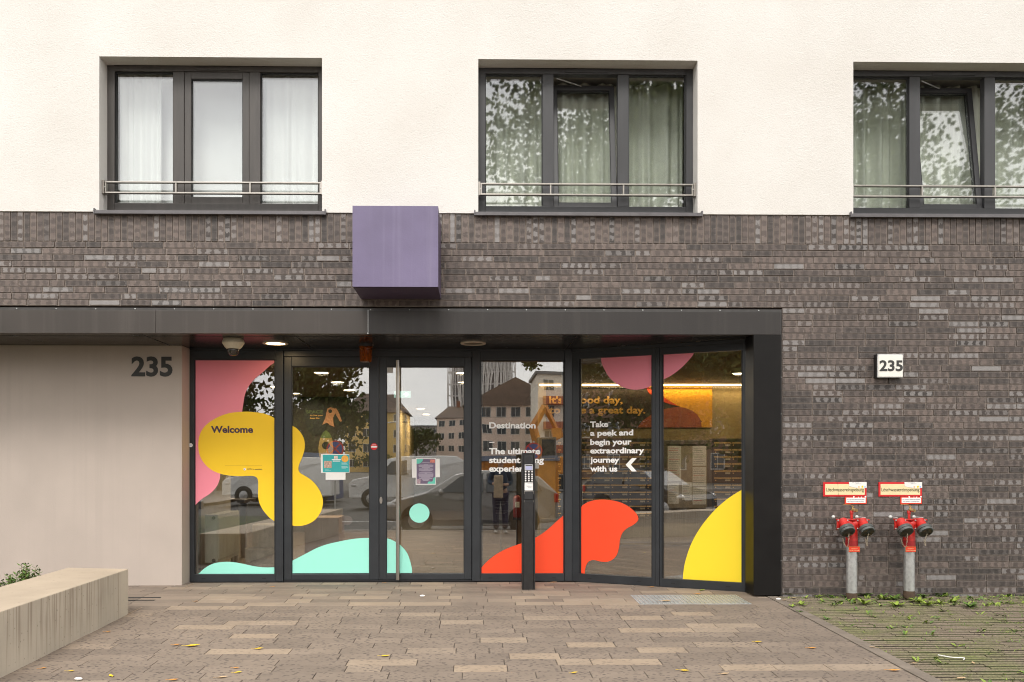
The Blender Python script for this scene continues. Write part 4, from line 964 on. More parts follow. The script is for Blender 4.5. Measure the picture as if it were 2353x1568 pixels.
flat([(570, 286), (540, 306), (500, 342), (455, 380), (420, 422), (400, 465), (392, 505), (386, 545), (380, 580), (360, 660), (300, 780), (262, 880), (258, 922), (254, 955), (238, 992), (205, 1030), (160, 1060), (130, 1085), (108, 1112)], PF5, 'open', A0, A1, zl, zh, m_pink, 'window_film', 'pink wavy window film on the pane at the far left of the shopfront', 0, close=((108, 264), (570, 264)))
yo = flat([(572, 606), (540, 589), (500, 576), (440, 568), (385, 567), (320, 573), (260, 591), (200, 624), (160, 662), (140, 703), (133, 750), (137, 800), (152, 840), (180, 876), (215, 903), (260, 921), (310, 931), (370, 935), (435, 933), (462, 940), (473, 957), (475, 990), (474, 1040), (480, 1082), (500, 1125), (530, 1162), (550, 1180), (572, 1194)], PF5, 'open', A0, A1, zl, zh, m_yellow, 'window_film', 'yellow blob shaped window film carrying the word Welcome', 1)
flat([(661, 644), (690, 659), (715, 684), (733, 716), (740, 750), (737, 788), (724, 830), (708, 868), (704, 888), (706, 904), (716, 918), (740, 932), (775, 955), (805, 986), (830, 1026), (843, 1070), (840, 1112), (825, 1150), (798, 1184), (765, 1205), (725, 1217), (690, 1219), (661, 1214)], PF5, 'open', D0, D1, zl, zdh, m_yellow, 'window_film', 'plain yellow bulging window film on the left door leaf', 0)
flat([(128, 1500), (160, 1467), (200, 1441), (240, 1428), (290, 1423), (340, 1426), (390, 1435), (450, 1448), (510, 1455), (572, 1454)], PF5, 'open', A0, A1, zl, zh, m_teal, 'window_film', 'low mint green wave film in front of the radiator', 0, close=((572, 1500),))
flat([(-300, 1434), (-250, 1412), (-180, 1376), (-120, 1345), (-60, 1323), (0, 1309), (60, 1297), (120, 1289), (185, 1286)], PF6, 'open', D0, D1, zl, zdh, m_teal, 'window_film', 'mint green hill shaped film at the foot of the left door leaf', 0, close=((185, 1500), (-300, 1500)))
flat([(272, 1288), (300, 1294), (340, 1314), (370, 1338), (398, 1375), (416, 1425), (425, 1470), (425, 1500)], PF6, 'open', R0, R1, zl, zdh, m_teal, 'window_film', 'mint green quarter round film behind the foot of the bar handle', 0, close=((272, 1500),))
flat([(467 + 57.5 * math.cos(k * math.pi / 8), 1145 + 55 * math.sin(k * math.pi / 8)) for k in range(16)], PF6, 'closed', R0, R1, zl, zdh, m_teal, 'window_film', 'mint green round dot film on the right door leaf', 0)
flat([(28, 1402), (60, 1365), (110, 1324), (170, 1291), (230, 1268), (290, 1248), (330, 1229), (370, 1205), (410, 1173), (450, 1136), (490, 1102)], PF7, 'open', B0, B1, zl, zh, m_orange, 'window_film', 'orange red ramp shaped film behind the intercom pillar', 0, close=((490, 1430), (28, 1430)))
def aflat(pts, closed, s0, s1, mt, label, layer=0, close=(), name='window_film', cat='window film'):
    off = -.0265 + .0012 * layer
    P = [(v.x, v.y) for v in smoothline([PF8(*q) for q in pts], closed, 5)] + [PF8(*q) for q in close]; out = []
    for x, y in P:
        s, z = A(x, y, off); s = min(max(s, s0), s1); z = min(max(z, zsA + e_), zhA - e_); out.append(PA + UA * s + Z * z + NA * off)
    mb = MB(); mb.prism(out, -NA * .0008); return mb.build(name, mt, label=label, cat=cat)
C0, C1 = sx(1331) + .0145, sx(1499) - .0145; E0, E1 = sx(1520.5) + .0145, sx(1706.5) - .0145
aflat([(76, 1036), (110, 1005), (150, 986), (200, 979), (250, 982), (300, 993), (345, 1015), (380, 1045), (395, 1070), (393, 1090), (370, 1111), (335, 1131), (312, 1156), (300, 1190), (296, 1225), (285, 1265), (265, 1290), (235, 1304), (200, 1303), (165, 1295), (140, 1301), (125, 1320), (118, 1345), (116, 1372)], False, C0, C1, m_orange, 'orange red lumpy film on the angled pane below the words with us', 0, close=((76, 1372),))
aflat([(200, 225), (205, 265), (220, 300), (245, 340), (280, 372), (320, 393), (370, 404), (420, 400), (475, 383)], False, C0, C1, m_pink, 'pink half round film hanging at the top of the angled pane over the gold words', 0, close=((475, 200),))
aflat([(512, 358), (560, 335), (610, 300), (650, 262), (680, 225), (694, 190)], False, E0, E1, m_pink, 'small pink corner film at the top of the pane next to the column', 0, close=((512, 190),))
aflat([(950, 921), (900, 950), (850, 985), (800, 1030), (750, 1086), (705, 1150), (670, 1217), (645, 1290), (633, 1350), (628, 1420)], False, E0, E1, m_yellow2, 'lemon yellow quarter circle film at the lower right of the pane next to the column', 0, close=((950, 1420),))
def words(body, conv, x0, x1, ybase, ycap, mt, Y, name='lettering', parent=None, label=None, bold=.034):
    a = W(*conv(x0, ybase), Y); b = W(*conv(x1, ycap), Y)
    mb = MB(); text(mb, body, (a.x, Y, a.z), X, Z, NF, b.x - a.x, b.z - a.z, bold, .0008)
    return mb.build(name, mt, parent, label=None if parent else label, cat=None if parent else 'lettering')
words('Welcome', PF5, 205, 445, 686, 650, m_plum, GF - .0022, parent=yo)
words('CCTV in operation', PF5, 412, 497, 898, 891, m_plum, GF - .0022, parent=yo, bold=.01)
f = MB(); a, b = W(*PF5(285, 875), GF), W(*PF5(497, 873.6), GF); f.box(a.x, b.x, GF - .0026, GF - .0021, a.z, b.z); f.build('print_line', mat('ochre_line', (.62, .36, .02), .6, var=0), yo)
f = MB(); a = W(*PF5(398, 895), GF); f.lathe([(.0135, 0), (.0135, .0006)], (a.x, GF - .0022, a.z), NF, 18); f.build('emblem', m_white, yo)
f = MB(); f.obox(Vector((a.x - .008, GF - .0034, a.z - .006)), Vector((.8, 0, .55)), NF, Z, (0, .018), (0, .0005), (0, .005)); f.build('emblem', m_plum, yo)
tw = thing('glass_lettering', 'white words Destination and The ultimate student living experience on the pane behind the intercom pillar', 'lettering', W(*PF7(77, 868), GF))
for s, x0, x1, yb in (('Destination', 77, 331, 632), ('The ultimate', 77, 356, 773), ('student living', 77, 376, 821), ('experience', 77, 318, 868)):
    words(s, PF7, x0, x1, yb, yb - 31, m_white, GF, parent=tw)
f = MB(); a, b = W(*PF7(78, 712), GF), W(*PF7(106, 707), GF); f.box(a.x, b.x, GF - .0008, GF, a.z, b.z); f.build('dash', m_white, tw)
ta = thing('glass_lettering', 'white words Take a peek and begin your extraordinary journey with us on the angled pane', 'lettering', AP(*PF8(145, 832), -.027))
for s, x0, x1, yb in (('Take', 145, 239, 600), ('a peek and', 145, 370, 645), ('begin your', 145, 361, 692), ('extraordinary', 145, 427, 737), ('journey', 145, 297, 785), ('with us', 145, 287, 831)):
    a, b = AP(*PF8(x0, yb), -.027), AP(*PF8(x1, yb - 28), -.027)
    mb = MB(); text(mb, s, a, UA, Z, NA, (b - a).dot(UA), (b.z - AP(*PF8(x1, yb), -.027).z), .034, .0008); mb.build('lettering', m_white, ta)
mb = MB(); mb.prism([AP(*PF8(*q), -.0262) for q in ((363, 762), (388, 762), (357, 797), (388, 832), (363, 832), (330, 797))], -NA * .0008); mb.build('chevron', m_white, ta)

# papers taped to the doors
def rect(mb, x0, y0, x1, y1, Y, th=.0006):
    a, b = W(x0, y1, Y), W(x1, y0, Y); mb.box(a.x, b.x, Y, Y + th, a.z, b.z); return mb
def sheet_pts(mb, pts, Y, th=.0006): mb.prism([Vector((W(x, y, Y).x, Y, W(x, y, Y).z)) for x, y in pts], (0, th, 0))
PT = lambda x, y: ((1250 + x / 11.2) / 1.7408, (1800 + y / 11.2) / 1.7408)
Yp = GF - .003
wp = MB(); rect(wp, *PT(590, 1000), *PT(1478, 1345), GF - .001); wp.build('paper_sheet', m_paper, label='blank white paper sheet under the turquoise poster on the left door leaf', cat='paper')
t = thing('poster', 'turquoise landscape poster with a photo and an orange seal on the left door leaf', 'poster', W(*PT(1020, 1025), Yp))
f = MB(); sheet_pts(f, [PT(380, 190), PT(600, 175), PT(1650, 200), PT(1655, 1020), PT(380, 1028)], Yp); f.build('poster_sheet', m_paper, t)
m_turq = mat('poster_turquoise', (.035, .40, .40), .45, var=.1, scale=3)
f = MB(); rect(f, *PT(460, 225), *PT(1640, 1000), Yp - .0007, .0005); f.build('poster_face', m_turq, t)
f = MB(); rect(f, *PT(520, 500), *PT(860, 815), Yp - .0013, .0005); f.build('poster_photo', mat('printed_photo', (.52, .36, .28), .5, var=.55, scale=60), t)
f = MB(); rect(f, *PT(965, 270), *PT(1130, 400), Yp - .0013, .0005); f.build('poster_emblem', mat('printed_emblem', (.72, .55, .48), .5, var=.3, scale=90), t)
a = W(*PT(1455, 402), Yp); f = MB(); f.lathe([(.0385, 0), (.0385, .0006)], (a.x, Yp - .0008, a.z), NF, 24); f.build('poster_seal', mat('orange_seal', (.82, .40, .06), .5, var=.15, scale=40), t)
def bars(par, conv, lines, Y, mt, h):
    for (x0, x1, y) in lines:
        f = MB(); rect(f, *conv(x0, y - h), *conv(x1, y + h), Y, .0004); f.build('print_line', mt, par)
bars(t, PT, [(865, 1265, 442), (910, 1235, 505)], Yp - .0013, m_white, 17)
bars(t, PT, [(1295, 1525, 582), (1300, 1550, 616), (1300, 1575, 650), (1295, 1540, 736), (1300, 1600, 765), (1300, 1600, 795), (1305, 1490, 826), (560, 720, 868), (570, 830, 918)], Yp - .0013, mat('pale_print', (.45, .66, .66), .5, var=0), 7)
PU = lambda x, y: ((1640 + x / 12.06) / 1.7408, (1820 + y / 12.06) / 1.7408)
wp = MB(); sheet_pts(wp, [PU(85, 205), PU(1430, 190), PU(1440, 1080), PU(100, 1105)], GF - .001); wp.build('paper_sheet', m_paper, label='blank white landscape paper behind the purple notice on the right door leaf', cat='paper')
t = thing('poster', 'purple portrait notice with mint corners and white print on the right door leaf', 'poster', W(*PU(760, 1440), Yp))
f = MB(); sheet_pts(f, [PU(285, 165), PU(1248, 172), PU(1245, 1440), PU(275, 1445)], Yp); f.build('poster_sheet', m_paper, t)
f = MB(); rect(f, *PU(318, 205), *PU(1222, 1398), Yp - .0007, .0005); f.build('poster_face', mat('poster_purple', (.17, .125, .20), .5, var=.08), t)
f = MB(); sheet_pts(f, [PU(318, 207), PU(630, 207), PU(615, 270), PU(580, 335), PU(520, 390), PU(440, 425), PU(380, 432), PU(318, 425)], Yp - .0013, .0005); f.build('mint_corner', mat('poster_mint', (.14, .58, .45), .5, var=.03), t)
f = MB(); sheet_pts(f, [PU(845, 1397), PU(855, 1340), PU(890, 1295), PU(950, 1280), PU(1010, 1298), PU(1070, 1285), PU(1100, 1245), PU(1110, 1180), PU(1130, 1120), PU(1170, 1090), PU(1221, 1085), PU(1221, 1397)], Yp - .0013, .0005); f.build('mint_corner', bpy.data.materials['poster_mint'], t)
f = MB(); rect(f, *PU(965, 230), *PU(1205, 375), Yp - .0013, .0005); f.build('poster_photo', mat('printed_photo_red', (.62, .20, .15), .5, var=.5, scale=70), t)
f = MB(); rect(f, *PU(340, 1165), *PU(510, 1385), Yp - .0013, .0005); f.build('poster_figure', mat('printed_figures', (.42, .30, .33), .5, var=.6, scale=80), t)
yy = [(595, 950, 378), (455, 1085, 450), (670, 870, 486), (415, 1125, 518), (415, 1125, 550), (440, 1090, 583), (575, 960, 616), (440, 1090, 650), (665, 870, 684), (425, 1120, 716), (440, 1085, 750), (555, 985, 784), (450, 1085, 850), (705, 825, 884), (410, 1125, 914), (410, 1125, 948), (410, 1125, 982), (410, 1125, 1014), (435, 1105, 1048), (535, 985, 1080), (440, 1095, 1114), (445, 1080, 1150), (590, 930, 1184), (555, 970, 1216), (635, 890, 1248)]
bars(t, PU, yy, Yp - .0013, mat('lilac_print', (.55, .50, .58), .5, var=0), 8)
f = MB(); rect(f, *PF6(281, 309), *PF6(316, 345), GF - .001); f.build('paper_sticker', m_paper, label='small blank white square sticker at the top corner of the right door leaf', cat='sticker')
# round stickers on the frames
a = W(859.5, 1026.7, FY); t = thing('round_sticker', 'round red and white sticker on the stile of the left door leaf', 'sticker', (a.x, FY + .005, a.z - .036))
f = MB(); f.lathe([(.0375, 0), (.0375, .0008)], (a.x, FY + .0055, a.z), NF, 28); f.build('sticker_disc', m_red, t)
f = MB(); f.box(a.x - .034, a.x + .034, FY + .0035, FY + .0045, a.z - .010, a.z + .006); f.build('sticker_band', m_white, t)
f = MB(); text(f, 'SERVICE', (a.x, FY + .0044, a.z + .015), X, Z, NF, .042, .009, .01, .0006, True); f.build('lettering', m_white, t)
a = W(438.4, 1023.4, FY); t = thing('round_sticker', 'tiny round white sticker on the far left frame beside the pink film', 'sticker', (a.x, FY, a.z - .02))
f = MB(); f.lathe([(.0215, 0), (.0215, .0008)], (a.x, FY - .0005, a.z), NF, 24); f.build('sticker_disc', m_white, t)
f = MB(); text(f, 'KSK', (a.x, FY - .0016, a.z - .004), X, Z, NF, .026, .010, .015, .0005, True); f.build('lettering', mat('blue_ink', (.10, .22, .5), .5, var=0), t)

# ------------------------------------------------------------------ intercom pillar
PI = lambda x, y: (1120.2 + x / 3.8995, 976.6 + y / 3.8995)
Yi = .44
a, b = W(*PI(310, 1478), Yi), W(*PI(428, 251), Yi); xa, xb, zt = a.x, b.x, b.z
I = lambda x, y: W(*PI(x, y), Yi)
t = thing('intercom_pillar', 'slim black intercom pillar with keypad standing in front of the orange film', 'intercom', ((xa + xb) / 2, Yi + .06, 0))
f = MB(); f.box(xa + .016, xb - .016, Yi + .008, Yi + .115, 0, zt - .012); pb = f.build('pillar_body', m_black, t, bevel=.003)
for q0, q1 in ((xa, xa + .0155), (xb - .0155, xb)):
    f = MB(); f.box(q0, q1, Yi, Yi + .12, 0.003, zt); f.build('edge_profile', m_black, t, bevel=.005)
f = MB(); f.box(xa + .0165, xb - .0165, Yi + .002, Yi + .115, zt - .011, zt); f.build('top_cap', m_black, t, bevel=.003)
def ibox(x0, y0, x1, y1, d0, d1, name, mt, par=None, bevel=0):
    p, q = I(x0, y1), I(x1, y0); f = MB(); f.box(p.x, q.x, Yi + d0, Yi + d1, p.z, q.z); return f.build(name, mt, par or t, bevel=bevel)
sp_ = ibox(332, 272, 408, 346, .0035, .0075, 'speaker_panel', m_blackpl)
f = MB(); c = I(370, 309)
for i in range(8):
    an = i * math.pi / 4; f.lathe([(.0035, 0), (.0035, .0006)], (c.x + .020 * math.cos(an), Yi + .0034, c.z + .02 * math.sin(an)), NF, 8)
f.lathe([(.036, 0), (.036, .0004)], (c.x, Yi + .0037, c.z), NF, 28); f.build('speaker_grille', m_gasket, sp_)
sc_ = ibox(333, 356, 408, 408, .002, .0075, 'display_bezel', m_galv, bevel=.002)
ibox(341, 371, 402, 402, .001, .0019, 'display', mat('display_glass', (.32, .33, .48), .3, var=.05, emit=(.45, .48, .75, .12)), sc_)
ibox(341, 361, 402, 369, .001, .0019, 'display_strip', m_digit, sc_)
for yy_ in (419, 444, 463, 481, 500):
    for xx_ in (342, 371, 400):
        c = I(xx_, yy_); f = MB(); f.lathe([(.0088, 0), (.0085, .004), (.006, .005)], (c.x, Yi + .0075, c.z), NF, 14); f.build('key_button', mat('key_white', (.74, .73, .70), .4, var=0) if 'key_white' not in bpy.data.materials else bpy.data.materials['key_white'], t, smooth=True)
cd_ = ibox(333, 517, 408, 587, .004, .0075, 'name_card', m_paper)
for q in ((358, 403, 527), (345, 380, 548), (352, 400, 551), (362, 395, 563)):
    ibox(q[0], q[2] - 1.3, q[1], q[2] + 1.3, .0034, .0039, 'print_line', m_grey_ink, cd_)
p, q = I(331, 668), I(411, 597)
f = MB(); f.prism([(p.x + .004, Yi - .004, p.z), (q.x - .004, Yi - .004, p.z), (q.x, Yi - .004, p.z + .006), (q.x, Yi - .004, q.z - .008), (q.x - .006, Yi - .004, q.z), (p.x + .006, Yi - .004, q.z), (p.x, Yi - .004, q.z - .008), (p.x, Yi - .004, p.z + .006)], (0, .0115, 0)); f.build('card_reader', m_blackpl, t, bevel=.002)
f = MB(); f.tube(smoothline([(p.x - .002, Yi - .003, p.z + .055), (p.x - .001, Yi - .004, q.z - .003), (p.x + .010, Yi - .004, q.z + .004), (q.x - .010, Yi - .004, q.z + .004), (q.x + .001, Yi - .004, q.z - .003), (q.x + .002, Yi - .003, p.z + .055)], False, 5), .0022, 8); f.build('reader_trim', m_steel, t, smooth=True)
ibox(331, 676, 413, 692, .004, .0075, 'joint_cover', m_blackpl)
for x_ in (329, 414): ibox(x_ - 1.2, 676, x_ + 1.2, 694, .002, .0075, 'chrome_clip', m_steel)

# ------------------------------------------------------------------ lobby behind the glass
m_gold = mat('ochre_lamplit_wall', (.40, .29, .125), .75, var=.16, scale=2.2)  # warm tint of the lobby lamps is put into this wall colour
m_lobdark = mat('dark_lobby_wall', (.045, .040, .030), .7, var=.2, scale=2)
m_lobceil = mat('lobby_ceiling_paint', (.27, .22, .14), .8, var=.12, scale=1.2)
m_oak = mat('lobby_wood_floor', (.085, .055, .036), .55, var=.25, scale=5, stretch=(.5, 5, 1))
m_beige = mat('beige_panel', (.42, .37, .30), .6, var=.12, scale=4, stretch=(8, 1, .4))
f = MB(); f.box(-8.8, 5.4, 1.16, 15.2, -.05, .004); f.build('lobby_floor', m_oak, HOUSE)
f = MB(); f.box(-8.8, 5.4, 1.201, 15.2, ZC + .0, ZC + .1); f.build('lobby_ceiling', m_lobceil, HOUSE)
YM = 5.10
f = MB(); f.box(1.0, 5.4, YM, YM + .1, .004, ZC); f.build('lobby_wall', m_gold, HOUSE, label='ochre lobby wall, tinted by its warm lamps, behind the mailboxes')
f = MB(); f.box(1.0, 1.1, YM + .1, 15.2, .004, ZC); f.build('lobby_wall', m_lobdark, HOUSE)
f = MB(); f.box(5.3, 5.4, .21, YM, .005, ZC); f.build('lobby_wall', m_gold, HOUSE)
f = MB(); f.box(-8.8, -1.7, 7.80, 7.9, .004, ZC); f.build('lobby_wall', m_lobdark, HOUSE, label='dark lobby wall with the space mural')
f = MB(); f.box(-1.8, -1.7, 7.9, 15.2, .004, ZC); f.build('lobby_wall', m_gold, HOUSE)
f = MB(); f.box(-1.7, 1.0, 15.0, 15.1, .004, ZC); f.build('lobby_wall', m_lobdark, HOUSE)
f = MB(); f.box(-3.36, -3.18, 1.52, 2.75, .004, ZC); f.build('lobby_wall', m_beige, HOUSE, label='short beige wall stub with the radiator')
f = MB(); f.box(-8.9, -8.8, 1.5, 8, .004, ZC); f.build('lobby_wall', m_gold, HOUSE)
f = MB(); f.box(XF1 + .02, 5.4, .21, 1.2, ZC, ZC + .1); f.build('lobby_ceiling', m_lobceil, HOUSE)
f = MB(); f.box(XK + .05, 5.4, .21, 1.159, -.05, .004); f.build('lobby_floor', m_oak, HOUSE)
# lamps
m_lobl = mat('lobby_lamp_glow', (.9, .85, .7), .5, var=0, emit=(1, .80, .52, 14))
LAB = [(-2.13, 3.45, 'nearest lit ceiling lamp of the left lobby row'), (-2.13, 4.8, 'second lit ceiling lamp of the left lobby row'), (-2.16, 6.2, 'third lit ceiling lamp of the left lobby row'), (-3.26, 5.6, 'lit ceiling lamp left of the space mural lettering'), (-3.25, 6.9, 'lit ceiling lamp just in front of the space mural'), (-.17, 3.45, 'nearest lit ceiling lamp behind the right door leaf edge'), (-.17, 4.8, 'second lit ceiling lamp behind the right door leaf edge'), (-1.26, 11.1, 'lit ceiling lamp in the deep lobby passage, nearest one'), (-1.25, 13.2, 'lit ceiling lamp at the far end of the lobby passage'), (3.69, 3.45, 'lit ceiling lamp behind the pane next to the column')]
for x, y, lb in LAB:
    t = thing('ceiling_lamp', lb, 'ceiling lamp', (x, y, ZC), 'lit ceiling lamps in the lobby')
    f = MB(); f.lathe([(.115, -.001), (.115, -.010), (.100, -.012), (.098, -.004)], (x, y, ZC), n=24); f.build('trim_ring', m_white, t, smooth=True)
    f = MB(); f.lathe([(.097, -.005), (.097, -.009)], (x, y, ZC), n=24); f.build('diffuser', m_lobl, t)
    ld = bpy.data.lights.new('lamp_light', 'AREA'); ld.shape = 'DISK'; ld.size = .18; ld.energy = 22; ld.color = (1, .80, .52)
    lo = bpy.data.objects.new('lamp_light', ld); COL.objects.link(lo); lo.parent = t; lo.location = (0, 0, -.03)
xl0 = W(1240, 880, YM - .06).x; zl0 = ZC - .024
f = MB(); f.box(xl0, 5.25, YM - .075, YM - .045, zl0 - .009, zl0 + .009)
t = f.build('light_strip', mat('light_strip_glow', (.9, .8, .6), .5, var=0, emit=(1, .76, .44, 8)), label='thin glowing light strip along the ochre wall above the orange picture', cat='light strip')
ld = bpy.data.lights.new('strip_light', 'AREA'); ld.shape = 'RECTANGLE'; ld.size = 4.2; ld.size_y = .03; ld.energy = 19; ld.color = (1, .74, .42)
lo = bpy.data.objects.new('strip_light', ld); COL.objects.link(lo); lo.parent = t; lo.location = (0, -.05, -.03); lo.rotation_euler = (R(-18), 0, 0)
# orange picture with gold words
YP = YM - .05
t = thing('wall_picture', 'wide dark and orange picture with red curves and gold words on the ochre wall', 'picture', (2.4, YM, 1.87))
a, b = W(1255, 983, YP), W(1634, 884, YP); b.z = min(b.z, ZC - .05)
f = MB(); f.box(a.x, b.x, YP, YM - .001, a.z, b.z); f.build('picture_panel', mat('picture_brown', (.035, .022, .015), .5, var=.15), t)
xo = W(1470, 940, YP).x
P8 = lambda x, y, Y: W(*PF8(x, y), Y)
def pic(pts, mt, lay, nm):
    mb = MB(); mb.prism([Vector((P8(x, y, YP).x, YP - .0012 * lay, P8(x, y, YP).z)) for x, y in pts], (0, .001, 0)); mb.build(nm, mt, t)
pic([(440, 378), (783, 378), (783, 602), (640, 602), (700, 590), (730, 570), (610, 492), (560, 470), (440, 395)], mat('picture_orange', (.95, .43, .02), .5, var=.10, scale=2), 1, 'orange_field')
pic([(430, 378), (470, 405), (525, 440), (570, 470), (610, 492), (560, 480), (500, 458), (450, 420)], mat('picture_red', (.72, .07, .015), .5, var=.05), 2, 'red_wedge')
pic(smoothline([(390, 602), (420, 565), (470, 530), (530, 506), (600, 494), (660, 505), (705, 535), (725, 570), (728, 602)], False, 4) if False else [(390, 602), (420, 565), (470, 530), (530, 506), (600, 494), (640, 499), (675, 513), (705, 535), (722, 565), (728, 602)], mat('picture_rust', (.40, .085, .03), .5, var=.1), 3, 'rust_dome')
m_goldtext = mat('gold_letters', (.82, .47, .10), .5, var=0)
for s, x0, x1, yb in (("It's a good day,", 1262, 1430.5, 926.8), ('to have a great day.', 1262, 1483, 950)):
    a, b = W(x0, yb, YP - .002), W(x1, yb - 15, YP - .002); mb = MB(); text(mb, s, (a.x, YP - .003, a.z), X, Z, NF, b.x - a.x, b.z - a.z, .03, .002); mb.build('lettering', m_goldtext, t)
# mailboxes
m_mb = mat('mailbox_bronze', (.085, .062, .042), .38, .3, var=.12, scale=10); m_mbl = mat('mailbox_flap_glint', (.80, .52, .20), .4, .2, var=.08); m_mbp = mat('mailbox_name_tag', (.55, .48, .36), .5, var=.1)
YX = YM - .19
zt_ = W(1400, 1008, YX).z; zb_ = W(1400, 1192, YX).z
t = thing('mailbox_wall', 'bank of bronze mailboxes on the ochre lobby wall behind the angled panes', 'mailboxes', (2.3, YM, zb_))
x0_ = W(1282, 1100, YX).x; xb0, xb1 = W(1520, 1100, YX).x, W(1637, 1100, YX).x; xe = 5.2
for q0, q1 in ((x0_ - .03, xb0 - .01), (xb1 + .01, xe)):
    f = MB(); f.box(q0, q1, YX + .012, YM - .002, zb_, zt_); f.box(q0, q1, YX - .02, YX + .011, zt_ - .025, zt_); f.build('mailbox_case', m_mb, t)
proto = None; RWS = 11; rh = (zt_ - .03 - zb_ - .01) / RWS
def mb_door(x, z, wd):
    global proto
    f = MB(); h = rh - .010
    f.m = 0; f.box(x, x + wd, YX, YX + .011, z, z + h * .60)
    f.m = 0; f.box(x, x + wd, YX + .004, YX + .011, z + h * .80, z + h)
    f.m = 1; f.prism([(x, YX - .009, z + h * .61), (x, YX + .011, z + h * .61 + .020), (x, YX + .011, z + h * .605)], (wd, 0, 0))  # bright gold flap: the strip light's glint is put into its colour
    f.m = 2; f.box(x + wd * .64, x + wd * .94, YX - .002, YX - .0003, z + h * .22, z + h * .48)
    f.m = 1; f.lathe([(.010, 0), (.010, .006)], (x + .02, YX, z + h * .35), NF, 8)
    return f.build('mailbox_door', [m_mb, m_mbl, m_mbp], t)
cols = []
x = x0_
while x + .20 < xb0: cols.append((x, min(.268, xb0 - .02 - x))); x += .279
x = xb1 + .03
while x + .2 < 4.75: cols.append((x, .268)); x += .279
for x, wd in cols:
    base = None
    for r_ in range(RWS):
        z = zb_ + .012 + r_ * rh
        if base is None: base = mb_door(x, z, wd)
        else:
            c = base.copy(); COL.objects.link(c); c.location = base.location + Vector((0, 0, r_ * rh))
# notice board
YN = YM - .22; a, b = W(1524, 1176, YN), W(1636, 1012, YN)
t = thing('notice_board', 'glazed notice board with white papers between the mailboxes', 'notice board', ((a.x + b.x) / 2, YM, a.z))
f = MB(); w_ = .06; f.box(a.x, a.x + w_, YN, YM - .01, a.z, b.z); f.box(b.x - w_, b.x, YN, YM - .01, a.z, b.z); f.box(a.x + w_, b.x - w_, YN, YM - .01, a.z, a.z + w_); f.box(a.x + w_, b.x - w_, YN, YM - .01, b.z - w_, b.z); f.build('board_frame', mat('board_bronze', (.15, .125, .10), .4, .4, var=.1), t, bevel=.004)
f = MB(); f.box(a.x + w_, b.x - w_, YN + .05, YN + .06, a.z + w_, b.z - w_); f.build('board_back', mat('board_cork', (.36, .30, .22), .7, var=.2, scale=12), t)
for (u0, v0, u1, v1) in ((.04, .42, .36, .97), (.04, .06, .30, .38), (.38, .12, .62, .40), (.64, .66, .97, .97), (.64, .34, .97, .64), (.64, .05, .97, .32)):
    xx0, xx1 = a.x + w_ + (b.x - a.x - 2 * w_) * u0, a.x + w_ + (b.x - a.x - 2 * w_) * u1; q0, q1 = a.z + w_ + (b.z - a.z - 2 * w_) * v0, a.z + w_ + (b.z - a.z - 2 * w_) * v1
    f = MB(); f.box(xx0, xx1, YN + .046, YN + .0495, q0, q1); pp = f.build('notice_paper', m_paper, t)
    zz = q1 - .03
    while zz > q0 + .03:
        f = MB(); f.box(xx0 + .012, xx1 - .02 - .05 * random.random(), YN + .0445, YN + .0457, zz - .006, zz); f.build('print_line', m_grey_ink if random.random() > .2 else m_red, pp); zz -= .035
f = MB(); f.box(1.03, 5.25, YM - .08, YM - .002, .05, zb_ - .012); f.build('wall_bench', m_beige, label='beige laminate plinth panel below the mailboxes', cat='panel')
# framed picture, roll-up banner, extinguisher, exit sign
YQ = YM - .03; a, b = W(1243, 1055, YQ), W(1277, 1008, YQ); t = thing('framed_picture', 'small dark picture in a gold frame left of the mailboxes', 'picture', ((a.x + b.x) / 2, YM, a.z))
f = MB(); q = .014; f.box(a.x, a.x + q, YQ, YM - .001, a.z, b.z); f.box(b.x - q, b.x, YQ, YM - .001, a.z, b.z); f.box(a.x + q, b.x - q, YQ, YM - .001, a.z, a.z + q); f.box(a.x + q, b.x - q, YQ, YM - .001, b.z - q, b.z); f.build('picture_frame', m_brass, t)
f = MB(); f.box(a.x + q, b.x - q, YQ + .01, YM - .001, a.z + q, b.z - q); f.build('picture_sheet', mat('dim_picture', (.10, .09, .07), .4, var=.6, scale=14), t)
YR = 3.3; a, b = W(1080, 1203, YR), W(1171, 1040, YR); t = thing('rollup_banner', 'dark plum roll-up banner with silver base inside the lobby behind the pane', 'banner', ((a.x + b.x) / 2, YR, .004))
f = MB(); f.box(a.x, b.x, YR, YR + .004, a.z, b.z); f.build('banner_sheet', mat('banner_plum', (.030, .018, .045), .5, var=.1), t)
c = W(1100, 1209, YR).z; f = MB(); f.tube([(a.x - .01, YR, c + .02), (b.x + .01, YR, c + .02)], .028, 12); f.build('banner_base', m_steel, t, smooth=True)
for xx in (a.x + .12, b.x - .12):
    f = MB(); f.box(xx - .02, xx + .02, YR - .14, YR + .14, .005, .02); f.tube([(xx, YR, .02), (xx, YR, c + .0)], .012, 8); f.build('banner_foot', m_galv, t)
for (xd, yd, s, wd) in ((1139, 1148, 'Achieve', .09), (1139, 1169, 'Forum', .075)):
    p = W(xd, yd, YR - .002); mb = MB(); text(mb, s, p, X, Z, NF, wd, .022, .012, .001); mb.build('lettering', mat('dim_white_print', (.32, .30, .33), .6, var=0) if 'dim_white_print' not in bpy.data.materials else bpy.data.materials['dim_white_print'], t)
    for k in range(3):
        mb = MB(); mb.box(p.x, p.x + .17 - .02 * k, YR - .002, YR - .001, p.z - .035 - k * .018, p.z - .030 - k * .018); mb.build('print_line', bpy.data.materials['dim_white_print'], t)
YE = 4.2; a, b = W(1180, 1189, YE), W(1197, 1131, YE); xc = (a.x + b.x) / 2
